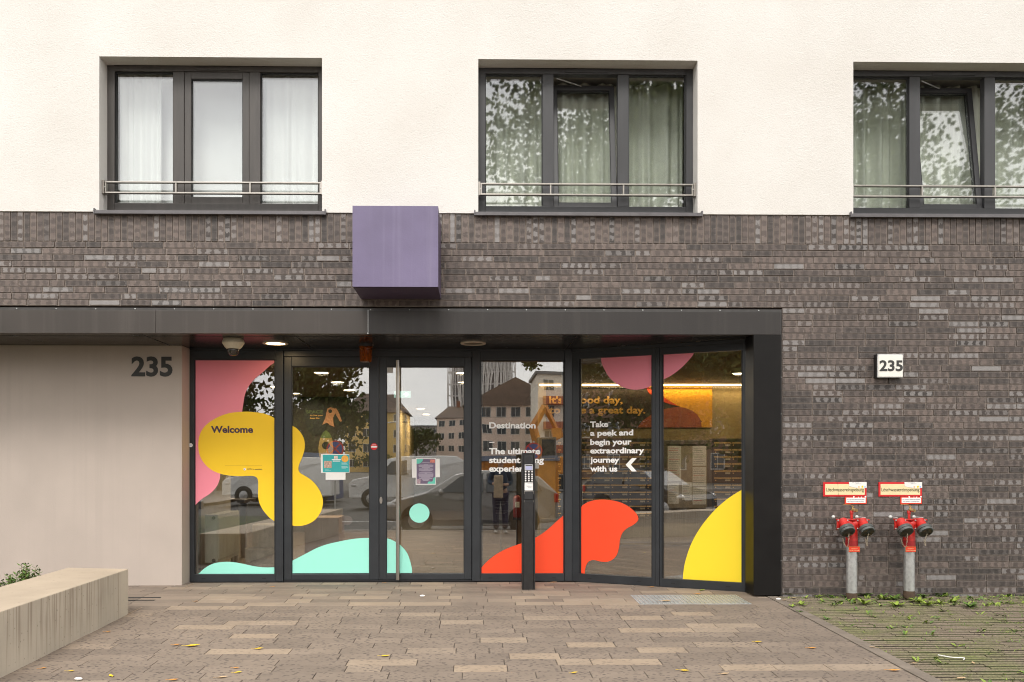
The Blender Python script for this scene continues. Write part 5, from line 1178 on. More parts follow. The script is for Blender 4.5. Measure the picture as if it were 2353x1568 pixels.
t = thing('fire_extinguisher', 'red fire extinguisher beside the roll-up banner in the lobby', 'fire extinguisher', (xc, YE, a.z)); hh = b.z - a.z
f = MB(); f.lathe([(.055, 0), (.06, .02), (.06, hh * .75), (.045, hh * .84), (.02, hh * .88)], (xc, YE, a.z), n=20); f.build('cylinder_body', mat('dark_red_cylinder', (.22, .012, .012), .4, var=.1), t, smooth=True)
f = MB(); f.tube([(xc, YE, a.z + hh * .88), (xc, YE, a.z + hh * .97), (xc - .04, YE, a.z + hh)], .014, 8); f.tube([(xc + .01, YE, a.z + hh * .93), (xc + .075, YE - .01, a.z + hh * .8), (xc + .07, YE - .01, a.z + hh * .45)], .008, 8); f.build('extinguisher_valve', m_blackpl, t)
f = MB(); f.box(xc - .035, xc + .03, YE - .064, YE - .061, a.z + hh * .4, a.z + hh * .62); f.build('type_label', m_paper, t)
f = MB(); f.box(xc - .06, xc + .06, YE + .07, YE + .1, a.z - .05, a.z + hh * .8); f.lathe([(.012, -a.z + .004), (.012, 0)], (xc, YE + .085, a.z)); f.build('extinguisher_stand', m_blackpl, t)
YZ = 4.4; a, b = W(905, 914, YZ), W(943.5, 899, YZ); t = thing('exit_sign', 'pale green emergency exit sign with a white arrow hanging in the lobby', 'sign', ((a.x + b.x) / 2, YZ, a.z))
f = MB(); f.box(a.x, b.x, YZ, YZ + .02, a.z, b.z); f.build('sign_panel', mat('exit_green', (.20, .42, .36), .4, var=0, emit=(.45, .75, .68, .55)), t)
f = MB(); f.prism([W(x, y, YZ - .002) for x, y in ((927, 905), (933, 905), (931, 901.5), (934.5, 901.5), (940, 906.5), (934.5, 911.5), (931, 911.5), (933, 908), (927, 908))], (0, .0015, 0)); f.build('arrow', mat('exit_white', (.8, .8, .8), .5, var=0, emit=(1, 1, 1, .9)), t)
f = MB(); f.prism([W(x, y, YZ - .002) for x, y in ((915, 902), (918, 902), (919, 906), (921, 908), (919, 909), (918, 908), (918, 912), (916, 912), (916, 908), (914, 911), (913, 910), (915, 906))], (0, .0015, 0)); f.build('running_figure', m_lobdark, t)
f = MB(); xm = (a.x + b.x) / 2; f.tube([(xm, YZ + .01, b.z), (xm, YZ + .01, ZC)], .006, 6); f.build('hanger', m_galv, t)
# radiator and table at the left
xr = -2.935; y0, y1 = 1.42, 2.30; z0, z1 = W(*PF5(200, 1430), y0).z, W(*PF5(200, 1155), y0).z
t = thing('radiator', 'cream panel radiator with ribbed front beside the left pane', 'radiator', (xr - .08, (y0 + y1) / 2, z0))
m_rad = mat('radiator_enamel', (.62, .59, .50), .4, var=.05)
f = MB(); f.box(xr - .155, xr - .012, y0, y1, z0, z1); f.build('radiator_casing', m_rad, t, bevel=.006)
f = MB(); yy = y0 + .02; f.box(xr - .0119, xr - .006, y0, y1, z0, z1)
rbm = f.build('rib_panel', m_rad, t)
k = 0
while yy < y1 - .03:
    f = MB(); f.box(xr - .0055, xr + .006, yy, yy + .014, z0 + .04, z1 - .04); f.build('rib', m_rad, rbm); yy += .027
for zz in (z0 + .03, z1 - .035):
    f = MB(); f.lathe([(.020, 0), (.020, .010), (.012, .012), (.012, .006)], (xr - .05, y0, zz), NF, 16); f.build('radiator_plug', m_digit, t)
f = MB(); f.tube([(xr - .05, y1 - .1, z0), (xr - .05, y1 - .1, .01)], .011, 8); f.build('radiator_pipe', m_steel, t)
YT = 2.9; a = W(482, 1149, YT); b = W(560, 1149, YT); t = thing('standing_table', 'dark high table with papers behind the radiator', 'table', ((a.x + b.x) / 2, YT + .3, .004))
m_tw = mat('dark_table_wood', (.06, .04, .028), .4, var=.3, scale=8, stretch=(1, 8, 1))
f = MB(); f.box(a.x - .1, b.x, YT, YT + .6, a.z - .045, a.z); f.build('table_top', m_tw, t, bevel=.003)
for xx in (a.x + .02, b.x - .18):
    for yy in (YT + .05, YT + .5):
        f = MB(); f.box(xx, xx + .07, yy, yy + .07, .005, a.z - .046); f.build('leg', m_tw, t)
f = MB(); f.box(a.x + .02, a.x + .22, YT + .1, YT + .4, a.z + .001, a.z + .004); f.build('paper_sheet', m_paper, label='white papers lying on the dark high table', cat='paper')
m_wrap = mat('clear_wrap', (.50, .45, .37), .22, var=.3, scale=9, bump=.9, bscale=14, spec=.8)
for (xd, yb, yt, rr, lb) in ((596, 1300, 1260, 40, 'wide plastic wrapped roll on the floor behind the left pane'), (606, 1259, 1206, 33, 'narrow plastic wrapped roll standing on the wide wrapped roll')):
    Yw = 2.15; a = W(xd, yb, Yw); b = W(xd + rr, yt, Yw); r_ = b.x - a.x; zb = .006 if yb == 1300 else W(606, 1259.5, Yw).z; zt = b.z
    f = MB(); n = 28
    prof = [(r_ * .9, 0), (r_, .015), (r_ * .985, (zt - zb) * .5), (r_, zt - zb - .015), (r_ * .92, zt - zb - .002)]
    f.lathe(prof, (a.x + .0, Yw + .15, zb), n=n); o = f.build('wrapped_roll', m_wrap, smooth=True, label=lb, cat='package')
Yb_ = 3.2; a, b = W(700, 1260, Yb_), W(778, 1190, Yb_)
f = MB(); f.box(a.x, b.x, Yb_, Yb_ + .5, .006, b.z); f.box(a.x + .01, a.x + .012 + (b.x - a.x) * .5, Yb_ - .012, Yb_ - .001, .03, b.z - .03); f.box(a.x + .02 + (b.x - a.x) * .5, b.x - .01, Yb_ - .012, Yb_ - .001, .03, b.z - .03)
f.build('side_cabinet', mat('cabinet_wood', (.20, .105, .06), .5, var=.25, scale=5, stretch=(1, 1, 6)), label='low brown wooden cabinet on the lobby floor behind the left door leaf', cat='cabinet')
# space mural
PMu = lambda x, y: (689.3 + x / 5.461, 890.4 + y / 5.461); YU = 7.79
t = thing('wall_mural', 'space themed wall mural with astronaut, rocket and lettering deep in the lobby', 'mural', W(*PMu(300, 850), YU))
def mu_(pts, mt, lay, nm, sm=False):
    pts = [PMu(*p) for p in pts]
    if sm: pts = [(v.x, v.y) for v in smoothline(pts, True, 4)]
    mb = MB(); mb.prism([Vector((W(x, y, YU).x, YU - .003 * lay, W(x, y, YU).z)) for x, y in pts], (0, .0025, 0)); mb.build(nm, mt, t)
mm_dark = mat('mural_dark', (.018, .020, .016), .6, var=.05); mm_peach = mat('mural_peach', (.62, .30, .15), .6, var=.08); mm_green = mat('mural_green', (.13, .19, .06), .6, var=.05); mm_tan = mat('mural_tan', (.40, .29, .11), .6, var=.05); mm_grey = mat('mural_grey', (.17, .14, .15), .6, var=.05)
mu_([(50, 280), (80, 200), (180, 170), (270, 200), (320, 290), (340, 420), (300, 560), (180, 600), (90, 520), (60, 400)], mm_dark, 1, 'speech_bubble', True)
mu_([(430, 330), (470, 285), (530, 300), (570, 370), (550, 440), (490, 470), (430, 420)], mm_dark, 1, 'planet', True)
mu_([(345, 268), (380, 250), (430, 262), (440, 330), (418, 378), (418, 430), (432, 498), (368, 470), (352, 450), (330, 445), (280, 472), (300, 425), (318, 390), (330, 330)], mm_peach, 2, 'astronaut_suit')
mu_([(432, 268), (455, 262), (490, 320), (512, 385), (525, 420), (515, 436), (495, 420), (484, 395), (455, 350), (436, 310)], mm_peach, 2, 'astronaut_arm')
mu_([(380 + 24 * math.cos(k * .524), 300 + 24 * math.sin(k * .524)) for k in range(12)], mm_dark, 3, 'astronaut_visor')
mu_([(328, 540), (365, 570), (395, 620), (412, 690), (418, 760), (412, 850), (395, 930), (265, 930), (240, 850), (230, 760), (240, 690), (262, 620), (290, 570)], mm_tan, 2, 'rocket_body')
mu_([(328, 538), (362, 566), (390, 612), (398, 636), (260, 636), (268, 608), (292, 566)], mm_green, 3, 'rocket_nose')
mu_([(326 + 50 * math.cos(k * .393), 730 + 48 * math.sin(k * .393)) for k in range(16)], mm_dark, 3, 'rocket_porthole')
for s, x0, x1, yb, h, mt in (('SPACE', 78, 290, 326, 36, mm_green), ('to live your', 128, 290, 360, 18, m_goldtext), ('best life', 128, 244, 396, 18, m_goldtext), ('BLAST', 245, 395, 1525, 27, mm_grey), ('OFF!', 262, 368, 1566, 27, mm_grey)):
    a, b = W(*PMu(x0, yb), YU - .005), W(*PMu(x1, yb - h), YU - .005); mb = MB(); text(mb, s, (a.x, YU - .006, a.z), X, Z, NF, b.x - a.x, b.z - a.z, .02, .002); mb.build('lettering', mt, t)
for k, (cx, cy) in enumerate(((300, 1660), (400, 1680), (500, 1650), (590, 1670))):
    mu_([(cx + 70 * math.cos(q * .524), cy + 62 * math.sin(q * .524)) for q in range(12)], mm_grey, 1 + k % 2, 'exhaust_cloud')

# ------------------------------------------------------------------ bench, shrub, cover plate, leaves, weeds
f = MB()
c_ = G(295.3, 1411.6); yb0, yb1, xbn = c_.y, -8.9, c_.x
vs = []
for yy in (yb0, yb1):
    for xx in (xbn - .575, xbn):
        y_ = yy + (.10 if xx < -3.3 and yy > -2 else 0)
        vs += [Vector((xx, y_, GZ(y_) - .05)), Vector((xx, y_, .378 + GZ(y_) * (.0 if yy > -2 else .35)))]
f.raw(vs, [(0, 1, 3, 2), (4, 6, 7, 5), (2, 3, 7, 6), (0, 4, 5, 1), (1, 5, 7, 3), (0, 2, 6, 4)])
f.build('concrete_bench', m_bench, bevel=.006, label='long rain streaked concrete block bench at the left edge', cat='bench')
f = MB(); f.box(-12, -3.66, -9, -.80, -.5, .10); f.build('planting_bed', m_soil_groove_shade, kind='structure')
def sprig(mb, o, h, lean, n, ls, r, wide=.42):
    o = Vector(o); tip = o + Vector((lean[0], lean[1], h)); pts = [o + (tip - o) * t_ + Vector((0, 0, -.15 * h * t_ * t_)) * (abs(lean[0]) + abs(lean[1])) for t_ in (0, .33, .66, 1)]
    mb.m = 1; mb.tube(pts, [.004, .0035, .003, .0015], 5, False); mb.m = 0
    for i in range(n):
        t_ = .12 + .88 * i / max(1, n - 1); k = min(2, int(t_ * 3)); b = pts[k] + (pts[k + 1] - pts[k]) * (t_ * 3 - k)
        an = i * 2.4 + r.random(); d = Vector((math.cos(an), math.sin(an), .35 + r.random() * .4)).normalized(); l_ = ls * (.7 + .6 * r.random()); s_ = d.cross(Z).normalized() * l_ * wide * .5; u_ = d.cross(s_).normalized() * l_ * .06
        mb.face([b, b + d * l_ * .45 + s_ + u_, b + d * l_, b + d * l_ * .45 - s_ + u_])
rs = random.Random(21)
def shrub(name, c, rad, n, label):
    mb = MB()
    for i in range(n):
        an = rs.random() * 6.28; q = rad * math.sqrt(rs.random()); o = (c[0] + q * math.cos(an), c[1] + q * math.sin(an), c[2])
        sprig(mb, o, .16 + .17 * rs.random(), (rs.uniform(-.10, .08), rs.uniform(-.08, .08)), 24, .042, rs, .46)
    mb.build(name, [m_weed2, m_stem], label=label, cat='shrub', norm=False)
shrub('box_shrub', (-3.84, -.98, .12), .08, 30, 'small leafy green shrub rising behind the concrete bench')
shrub('box_shrub', (-4.0, -1.08, .06), .10, 30, 'lower green shrub at the left photo edge behind the bench')
# cover plate
f = MB(); xa, xb, ya, yb = 1.535, 2.585, -.405, .085
f.obox(Vector((xa, ya, GZ(ya) - .01)), X, Vector((0, yb - ya, GZ(yb) - GZ(ya))), Z, (0, xb - xa), (0, 1), (0, .0125))
t = f.build('access_cover', mat('ribbed_cover_metal', (.36, .38, .39), .5, .35, var=.18, scale=9, bump=.15, bscale=50), label='ribbed grey metal cover plate set in the paving before the angled glazing', cat='cover')
for k in range(26):
    xx = xa + .02 + k * (xb - xa - .04) / 25; f = MB(); f.obox(Vector((xx, ya + .02, GZ(ya) + .0025)), X, Vector((0, yb - ya - .04, GZ(yb) - GZ(ya))), Z, (0, .010), (0, 1), (0, .004)); f.build('cover_rib', m_galv, t)
# leaves
def leaf(p, mt, size, ang, label, curl=.35, group='fallen leaves on the paving'):
    mb = MB(); r = random.Random(int(p.x * 1000) ^ int(p.y * 777)); ca, sa = math.cos(ang), math.sin(ang)
    prof = [(-1, .03), (-.7, .16), (-.35, .36), (0, .44), (.35, .38), (.68, .22), (1.0, .02)]; vs = []
    for i, (u, v) in enumerate(prof):
        for s in (-1, 0, 1):
            a, b = u * size, (s * v + .06 * math.sin(u * 3)) * size; z = size * (curl * (abs(s) * .55 * v + .38 * u * u * (1 if u > 0 else .5)) + r.uniform(0, .05)) + .002
            vs.append((p.x + a * ca - b * sa, p.y + a * sa + b * ca, p.z + z))
    mb.raw(vs, [(i * 3 + j, i * 3 + j + 1, i * 3 + j + 4, i * 3 + j + 3) for i in range(6) for j in (0, 1)])
    mb.tube([vs[1], (p.x - 1.5 * size * ca, p.y - 1.5 * size * sa, p.z + .006)], .0012, 4)
    o = mb.build('fallen_leaf', mt, smooth='all', label=label, cat='leaf', group=group, norm=False)
    return o
P3 = lambda x, y: (x / 3.4137, 1235 + y / 3.4137)
P4 = lambda x, y: (631.9 + x / 3.151, 1292.5 + y / 3.151)
P5 = lambda x, y: (1321.2 + x / 4.096, 1292.5 + y / 4.096)
P6 = lambda x, y: (1723.3 + x / 3.7375, 1292.5 + y / 3.7375)
LV = [(P3(335, 1033), 'o', .020, .4, 'amber leaf at the lower left beside the bench foot'), (P3(553, 1055), 'y', .021, .2, 'yellow leaf at the lower left, right of the amber bench leaf'), (P3(872, 1093), 'y', .024, 2.2, 'broad pale yellow leaf near the lower left corner of the paving'),
      (P3(848, 745), 'o', .021, .3, 'orange leaf close to the middle of the bench foot'), (P3(1385, 848), 'o', .024, .1, 'orange leaf lying left of the longest yellow leaf'), (P3(1510, 857), 'y', .044, .15, 'longest yellow leaf in the left half of the paving'),
      (P3(2030, 880), 'y', .030, .3, 'slim yellow leaf right of the longest yellow leaf'), (P3(1865, 1065), 'y', .024, .5, 'yellow leaf beside the curled orange leaf near the bottom edge'), (P3(1850, 1030), 'o', .019, .1, 'thin ochre leaf just above the yellow and orange leaf pair'),
      (P3(1740, 1105), 'b', .030, .2, 'curled orange brown leaf at the bottom edge left of centre'), (P3(1358, 1125), 'o', .026, .1, 'orange leaf at the very bottom edge left of the curled brown leaf'), (P3(1535, 506), 'o', .018, 0, 'tiny orange leaf in front of the left fixed pane'), (P3(2143, 391), 'o', .020, 0, 'tiny orange leaf before the frame of the left door leaf'),
      (P4(795, 684), 'y', .030, .1, 'folded yellow leaf in the middle of the paving below the doors'), (P4(2165, 805), 'y', .022, .4, 'small yellow leaf at the bottom edge below the intercom pillar'), (P4(795, 152), 'o', .016, 0, 'tiny orange leaf at the threshold between the door leaves'), (P4(2013, 150), 'b', .036, .1, 'brown leaf at the frame foot right of the intercom pillar'),
      (P5(1025, 1027), 'y', .030, -.4, 'yellow leaf with curled rim at the bottom right of centre'), (P5(1408, 1056), 'b', .025, .1, 'tan curled leaf at the bottom right of the paving'), (P5(1722, 755), 'y', .026, 0, 'thin bright yellow leaf in front of the black column'), (P5(2230, 815), 'o', .028, -.1, 'ochre leaf near the edging strip in front of the column'),
      (P5(860, 370), 'b', .046, 0, 'large tan leaf lying on the grey cover plate'), (P5(1155, 303), 'o', .028, .1, 'orange leaf at the back edge of the grey cover plate'), (P5(720, 237), 'o', .024, .2, 'orange leaf against the foot of the angled glazing'), (P5(1970, 362), 'b', .022, .2, 'tan leaf beside the white litter at the column foot'), (P5(2060, 340), 'b', .022, 0, 'peach leaf under the weed beside the column'),
      (P6(1235, 935), 'o', .034, -.2, 'brown orange leaf lying on the edging strip near the bottom'), (P6(1810, 1003), 'b', .030, .1, 'tan leaf on the grass pavers at the bottom edge'), (P6(1410, 873), 'b', .020, 0, 'small tan leaf on the grass pavers near the edging strip'), (P6(1918, 870), 'b', .020, 1.2, 'upright tan leaf on the grass pavers at the lower right'), (P6(1055, 735), 'b', .022, 2.5, 'small tan leaf at the edging strip of the grass pavers')]
for (xy, c, s, an, lb) in LV:
    leaf(G(*xy) + Z * .002, {'y': m_leaf_y, 'o': m_leaf_o, 'b': m_leaf_b}[c], s * 1.2, an, lb, .5)
leaf(G(*P5(1195, 268)), m_weed, .040, .5, 'green upright leaf at the foot of the pane next to the column', .8)
for xy, lb in ((P3(615, 1122), 'small white litter scrap near the bottom left corner'), (P4(1067, 250), 'white paper scrap on the paving before the right door leaf'), (P5(1915, 355), 'white crumpled litter at the corner of the grass pavers')):
    p = G(*xy); mb = MB(); mb.ball((p.x, p.y, p.z + .010), .022, 8, (1.2, .7, .5)); mb.build('litter_scrap', m_paper, smooth=True, label=lb, cat='litter', norm=False)
p, q = G(*P6(1615, 808)), G(*P6(1835, 832)); m_ = (p + q) / 2
f = MB(); f.tube(smoothline([p + Z * .01, m_ + Vector((0, -.025, .008)), q + Z * .01, q + Vector((-.03, -.05, .008))], False, 5), .004, 6); f.build('white_straw', m_paper, smooth=True, label='bent white straw lying on the grass pavers', cat='litter')
# weeds
rw = random.Random(9)
def weed(p, r_, n, mt, label, group='weeds along the brick wall'):
    mb = MB()
    for i in range(n):
        an = i * 2.399 + rw.random(); l_ = r_ * (.6 + .6 * rw.random()); el = rw.uniform(.25, .95)
        d = Vector((math.cos(an), math.sin(an), 0)); pts = [p + Z * .003 + d * l_ * t_ * math.cos(el * (1 - .4 * t_)) + Z * l_ * math.sin(el) * (t_ - .35 * t_ * t_) for t_ in (0, .35, .7, 1)]
        s_ = d.cross(Z) * l_ * .16; wd = (.25, .85, 1.0, .15); vs = []
        for pp, ww in zip(pts, wd): vs += [pp - s_ * ww, pp - Z * .002, pp + s_ * ww]
        mb.raw(vs, [(k * 3 + j, k * 3 + j + 1, k * 3 + j + 4, k * 3 + j + 3) for k in range(3) for j in (0, 1)])
    return mb.build('weed', mt, smooth='all', label=label, cat='weed', group=group, norm=False)
WD = [((320, 288), .10, 12, 0, 'dark toothed weed at the column foot'), ((383, 290), .07, 7, 1, 'pale weed leaf beside the column foot weed'), ((580, 300), .07, 10, 1, 'small weed at the wall between column and left inlet'), ((820, 305), .08, 10, 0, 'weed at the left side of the left inlet pipe foot'), ((885, 312), .07, 9, 1, 'bright weed in front of the left inlet pipe foot'), ((985, 290), .13, 18, 0, 'largest dark weed at the wall right of the left inlet'), ((1235, 322), .11, 14, 0, 'weed before the wall between the two inlets'), ((1150, 320), .08, 9, 1, 'light weed between the inlets, left one'), ((1360, 322), .08, 10, 0, 'dark weed in front of the right inlet pipe foot'), ((1450, 345), .12, 16, 1, 'bright weed right of the right inlet pipe foot'), ((1490, 305), .09, 11, 0, 'weed at the wall just right of the right inlet'), ((1595, 285), .10, 13, 0, 'upright weed at the wall right of the inlets'), ((1665, 290), .10, 13, 0, 'second upright weed at the wall right of the inlets'), ((980, 362), .11, 14, 1, 'bright flat weed before the left inlet'), ((1260, 375), .11, 13, 1, 'bright flat weed before the gap between the inlets'), ((1530, 375), .11, 13, 1, 'bright yellow green weed before the right inlet'), ((1630, 355), .09, 11, 1, 'light weed beside the bright yellow green one'), ((1750, 345), .09, 12, 1, 'light weed further right along the wall'), ((1890, 390), .12, 16, 0, 'grassy weed tuft at the right of the pavers'), ((440, 370), .09, 11, 1, 'bright weed on the pavers near the edging strip'), ((365, 385), .06, 8, 1, 'small yellow green weed at the edging strip corner'), ((660, 495), .06, 10, 0, 'grassy weed on the pavers near the strip'), ((430, 428), .05, 8, 0, 'tiny dark weed at the edging strip')]
for (xy, r_, n, k, lb) in WD: weed(G(*P6(*xy)), r_ * .8, n, (m_weed2, m_weed)[k], lb)
gc = MB(); rc = random.Random(31)
for i in range(5600):
    y = -.03 - 4.6 * rc.random() ** 1.25; x = XK + .11 + (6.6 * rc.random() ** .8)
    dens = .30 + .6 * min(1, max(0, (x - 3.9) / 2.0)) + (.35 if y > -.5 else 0)
    if rc.random() > dens: continue
    z = GZ(y) - .003; big = rc.random() < .25
    for j in range(rc.randint(3, 6)):
        an = rc.random() * 6.28; l_ = rc.uniform(.016, .040) * (1.6 if big else 1); d = Vector((math.cos(an), math.sin(an), 0)); s_ = d.cross(Z) * l_ * (.22 if big else .09); o = Vector((x + rc.uniform(-.03, .03), y + rc.uniform(-.008, .008), z)); h = l_ * rc.uniform(.2, .8)
        gc.m = 0 if rc.random() < .55 else 1
        gc.face([o, o + d * l_ * .5 + s_ + Z * h * .7, o + d * l_ + Z * h, o + d * l_ * .5 - s_ + Z * h * .7])
gc.build('ground_cover', [m_weed, m_weed2], kind='stuff', label='fine weeds and moss growing in the joints of the grass pavers', cat='ground cover', norm=False)

# ------------------------------------------------------------------ the street behind the viewer (seen in the panes)
ZR = -.43
def house(name, label, x0, x1, y0, y1, zb, ze, ridge, wall, roof, storeys, ncol, axis='x', front='+y', wmat=None):
    t = thing(name, label, 'building', ((x0 + x1) / 2, (y0 + y1) / 2, zb))
    f = MB(); f.box(x0, x1, y0, y1, zb, ze); f.build('wall', wall, t)
    if ridge:
        o = .5; f = MB(); xa, xb, ya, yb = x0 - o, x1 + o, y0 - o, y1 + o
        if axis == 'x': r0, r1 = Vector((xa + 3, (ya + yb) / 2, ridge)), Vector((xb - 3, (ya + yb) / 2, ridge))
        else: r0, r1 = Vector(((xa + xb) / 2, ya + 3, ridge)), Vector(((xa + xb) / 2, yb - 3, ridge))
        c = [Vector((xa, ya, ze)), Vector((xb, ya, ze)), Vector((xb, yb, ze)), Vector((xa, yb, ze))]
        f.raw(c + [r0, r1], [(0, 1, 5, 4), (1, 2, 5), (2, 3, 4, 5), (3, 0, 4), (3, 2, 1, 0)] if axis == 'x' else [(0, 1, 4), (1, 2, 5, 4), (2, 3, 5), (3, 0, 4, 5), (3, 2, 1, 0)])
        rf = f.build('roof', roof, t)
        f = MB(); m_ = (r0 + r1) / 2; f.box(m_.x - .5, m_.x + .5, m_.y - .6, m_.y + .6, ridge - 1.2, ridge + 1.3); f.build('chimney', m_chim, rf)
    else:
        f = MB(); f.box(x0 - .3, x1 + .3, y0 - .3, y1 + .3, ze, ze + .4); f.build('roof', roof, t)
    fl = (ze - zb) / storeys; base = None
    for face in front:
        for s in range(storeys):
            for k in range(ncol):
                u = (k + .5) / ncol; z = zb + s * fl + fl * .35
                f = MB()
                if face == 'y':
                    c = x0 + (x1 - x0) * u; f.m = 0; f.box(c - .75, c + .75, y1, y1 + .06, z - .05, z + 1.5); f.m = 1; f.box(c - .66, c - .04, y1 + .061, y1 + .08, z + .05, z + 1.42); f.box(c + .04, c + .66, y1 + .061, y1 + .08, z + .05, z + 1.42)
                elif face == 'r':
                    c = y0 + (y1 - y0) * u; f.m = 0; f.box(x1, x1 + .06, c - .75, c + .75, z - .05, z + 1.5); f.m = 1; f.box(x1 + .061, x1 + .08, c - .66, c - .04, z + .05, z + 1.42); f.box(x1 + .061, x1 + .08, c + .04, c + .66, z + .05, z + 1.42)
                else:
                    c = y0 + (y1 - y0) * u; f.m = 0; f.box(x0 - .06, x0, c - .75, c + .75, z - .05, z + 1.5); f.m = 1; f.box(x0 - .08, x0 - .061, c - .66, c - .04, z + .05, z + 1.42); f.box(x0 - .08, x0 - .061, c + .04, c + .66, z + .05, z + 1.42)
                f.build('window', [m_wwhite, m_wdark], t)
    return t
m_chim = mat('chimney_brick', (.25, .11, .07), .9, var=.2); m_wwhite = mat('house_window_frame', (.62, .60, .56), .7, var=.05); m_wdark = mat('house_window_glass', (.06, .07, .08), .15, var=.2, scale=.3)
m_roof = mat('roof_tile', (.11, .075, .055), .85, var=.25, scale=.8); m_hy = mat('house_yellow', (.74, .52, .20), .9, var=.08, scale=.3); m_hp = mat('house_pinkish', (.80, .63, .53), .9, var=.08, scale=.3); m_hc = mat('house_cream', (.80, .73, .63), .9, var=.08, scale=.3); m_flat = mat('flat_roof', (.2, .2, .2), .9, var=.1)
house('town_house', 'yellow rendered town house with a dark hipped roof, mirrored in the right door leaf', -25, -13.4, -163, -150, ZR, 11.0, 15.2, m_hy, m_roof, 4, 4, 'x', 'yr')
house('town_house', 'pinkish town house with brown roof mirrored in front of the lattice tower', -1.5, 14, -170, -118, ZR, 10.2, 14.6, m_hp, m_roof, 4, 7, 'y', 'yl')
house('town_house', 'pale pink town house mirrored at the far end of the side street', -9.5, .5, -215, -195, ZR, 12.5, 16, m_hp, m_roof, 4, 4, 'x', 'yl')
house('balcony_house', 'white and brown apartment house with red balconies, mirrored behind the word Destination', 8.2, 23, -114, -100, ZR, 13, None, m_hc, m_flat, 4, 5, 'x', 'y')
for k in range(3):
    for j in range(2):
        f = MB(); f.box(8.8 + j * 4.2, 11.8 + j * 4.2, -100, -98.6, 2.6 + k * 3.2, 3.6 + k * 3.2)
        f.build('balcony', mat('balcony_red', (.42, .13, .07), .8, var=.15) if 'balcony_red' not in bpy.data.materials else bpy.data.materials['balcony_red'], bpy.data.objects['balcony_house'])
house('flat_block', 'long grey block mirrored far behind at the end of the side street', -40, -8, -300, -285, ZR, 14.5, None, mat('block_grey', (.34, .30, .28), .9, var=.2, scale=.2), m_flat, 4, 8, 'x', 'y')
house('sky_blocker_house', 'dark brick row added behind the trees, blocking low sky in the angled panes', -85, -27, -70, -58, ZR, 9.5, 13, mat('house_brick', (.16, .10, .07), .9, var=.2, scale=.5), m_roof, 3, 14, 'x', 'y')  # added block: closes the low sky gap behind the mirrored trees
# lattice tower
tx0, tx1, ty, th = -11.0, 16.5, -330, 78
t = thing('lattice_tower', 'tall round cornered tower wrapped in a white steel lattice, mirrored in the glass', 'tower', (2.7, ty, ZR))
f = MB(); f.box(tx0 + 1.5, tx1 - 1.5, ty - 24, ty - 1.5, ZR, th); f.build('wall', mat('tower_core', (.20, .20, .215), .6, var=.2, scale=.1), t)
m_lat = mat('lattice_white', (.72, .69, .66), .7, var=.05)
for k in range(16):
    z = 5 + k * 4.7; f = MB(); f.box(tx0, tx1, ty - 2, ty - .4, z, z + .55); f.build('floor_edge', m_lat, t)
rt = random.Random(4)
for k in range(48):
    x = tx0 + (tx1 - tx0) * k / 47; a = rt.uniform(-.8, .8); f = MB(); f.tube([(x, ty, ZR), (x + a, ty, th * .35), (x - a, ty, th * .7), (x + a * .5, ty, th)], .2, 4); f.build('lattice_fin', m_lat, t)
# trees
def crown_mesh(mb, blobs, n, size, r):
    for (c, rad, share) in blobs:
        c = Vector(c); k = int(n * share); sub = []
        for i in range(max(6, k // 60)):
            d = Vector((r.gauss(0, 1), r.gauss(0, 1), r.gauss(0, 1))).normalized(); sub.append((c + Vector((d.x * rad[0], d.y * rad[1], d.z * rad[2])) * r.uniform(.25, .95), r.uniform(.16, .34) * sum(rad) / 3))
        for i in range(k):
            o, q = sub[r.randrange(len(sub))]; p = o + Vector((r.gauss(0, 1), r.gauss(0, 1), r.gauss(0, .8))) * q * .62
            d = Vector((r.gauss(0, 1), r.gauss(0, 1), r.gauss(0, 1))).normalized(); e = d.orthogonal().normalized(); l_ = size * r.uniform(.6, 1.3); mb.m = 0 if r.random() < .55 else 1
            mb.face([p, p + d * l_ * .5 + e * l_ * .38, p + d * l_, p + d * l_ * .5 - e * l_ * .38])
m_lf1 = mat('tree_leaf', (.060, .085, .022), .6, var=.35, scale=1.5); m_lf2 = mat('tree_leaf_light', (.105, .125, .030), .6, var=.35, scale=1.5); m_bark = mat('bark', (.10, .08, .06), .9, var=.3, scale=5)
def tree(x, y, h, rad, blobs, n, size, seed, label, name='street_tree'):
    r = random.Random(seed); t = thing(name, label, 'tree', (x, y, ZR), 'street trees')
    f = MB(); f.tube([(x, y, ZR), (x + .1, y, h * .25), (x - .1, y + .1, h * .5), (x, y, h * .8)], [.28, .22, .17, .06], 8)
    for (c, q, s) in blobs:
        f.tube([(x, y, h * .35), ((x * .5 + c[0] * .5), (y + c[1]) / 2, (h * .4 + c[2]) / 2), c], [.13, .08, .03], 6)
    f.build('trunk', m_bark, t)
    mb = MB(); crown_mesh(mb, blobs, n, size, r); mb.build('crown', [m_lf1, m_lf2], t, norm=False)
    return t
bx_, by_ = 6.6, -17.2
tree(8.6, by_ - .6, 19, 6, [((4.9, by_, 11.2), (5.0, 3.2, 2.5), .40), ((4.6, by_, 15.8), (5.2, 3.2, 3.4), .32), ((13.6, by_, 11.0), (3.9, 3, 2.6), .22), ((13.0, by_, 16), (4.0, 3, 3.2), .20), ((1.8, by_ + .2, 4.9), (.5, .5, .55), .006)], 56000, .165, 41, 'large plane tree across the street, mirrored in the right upper windows')
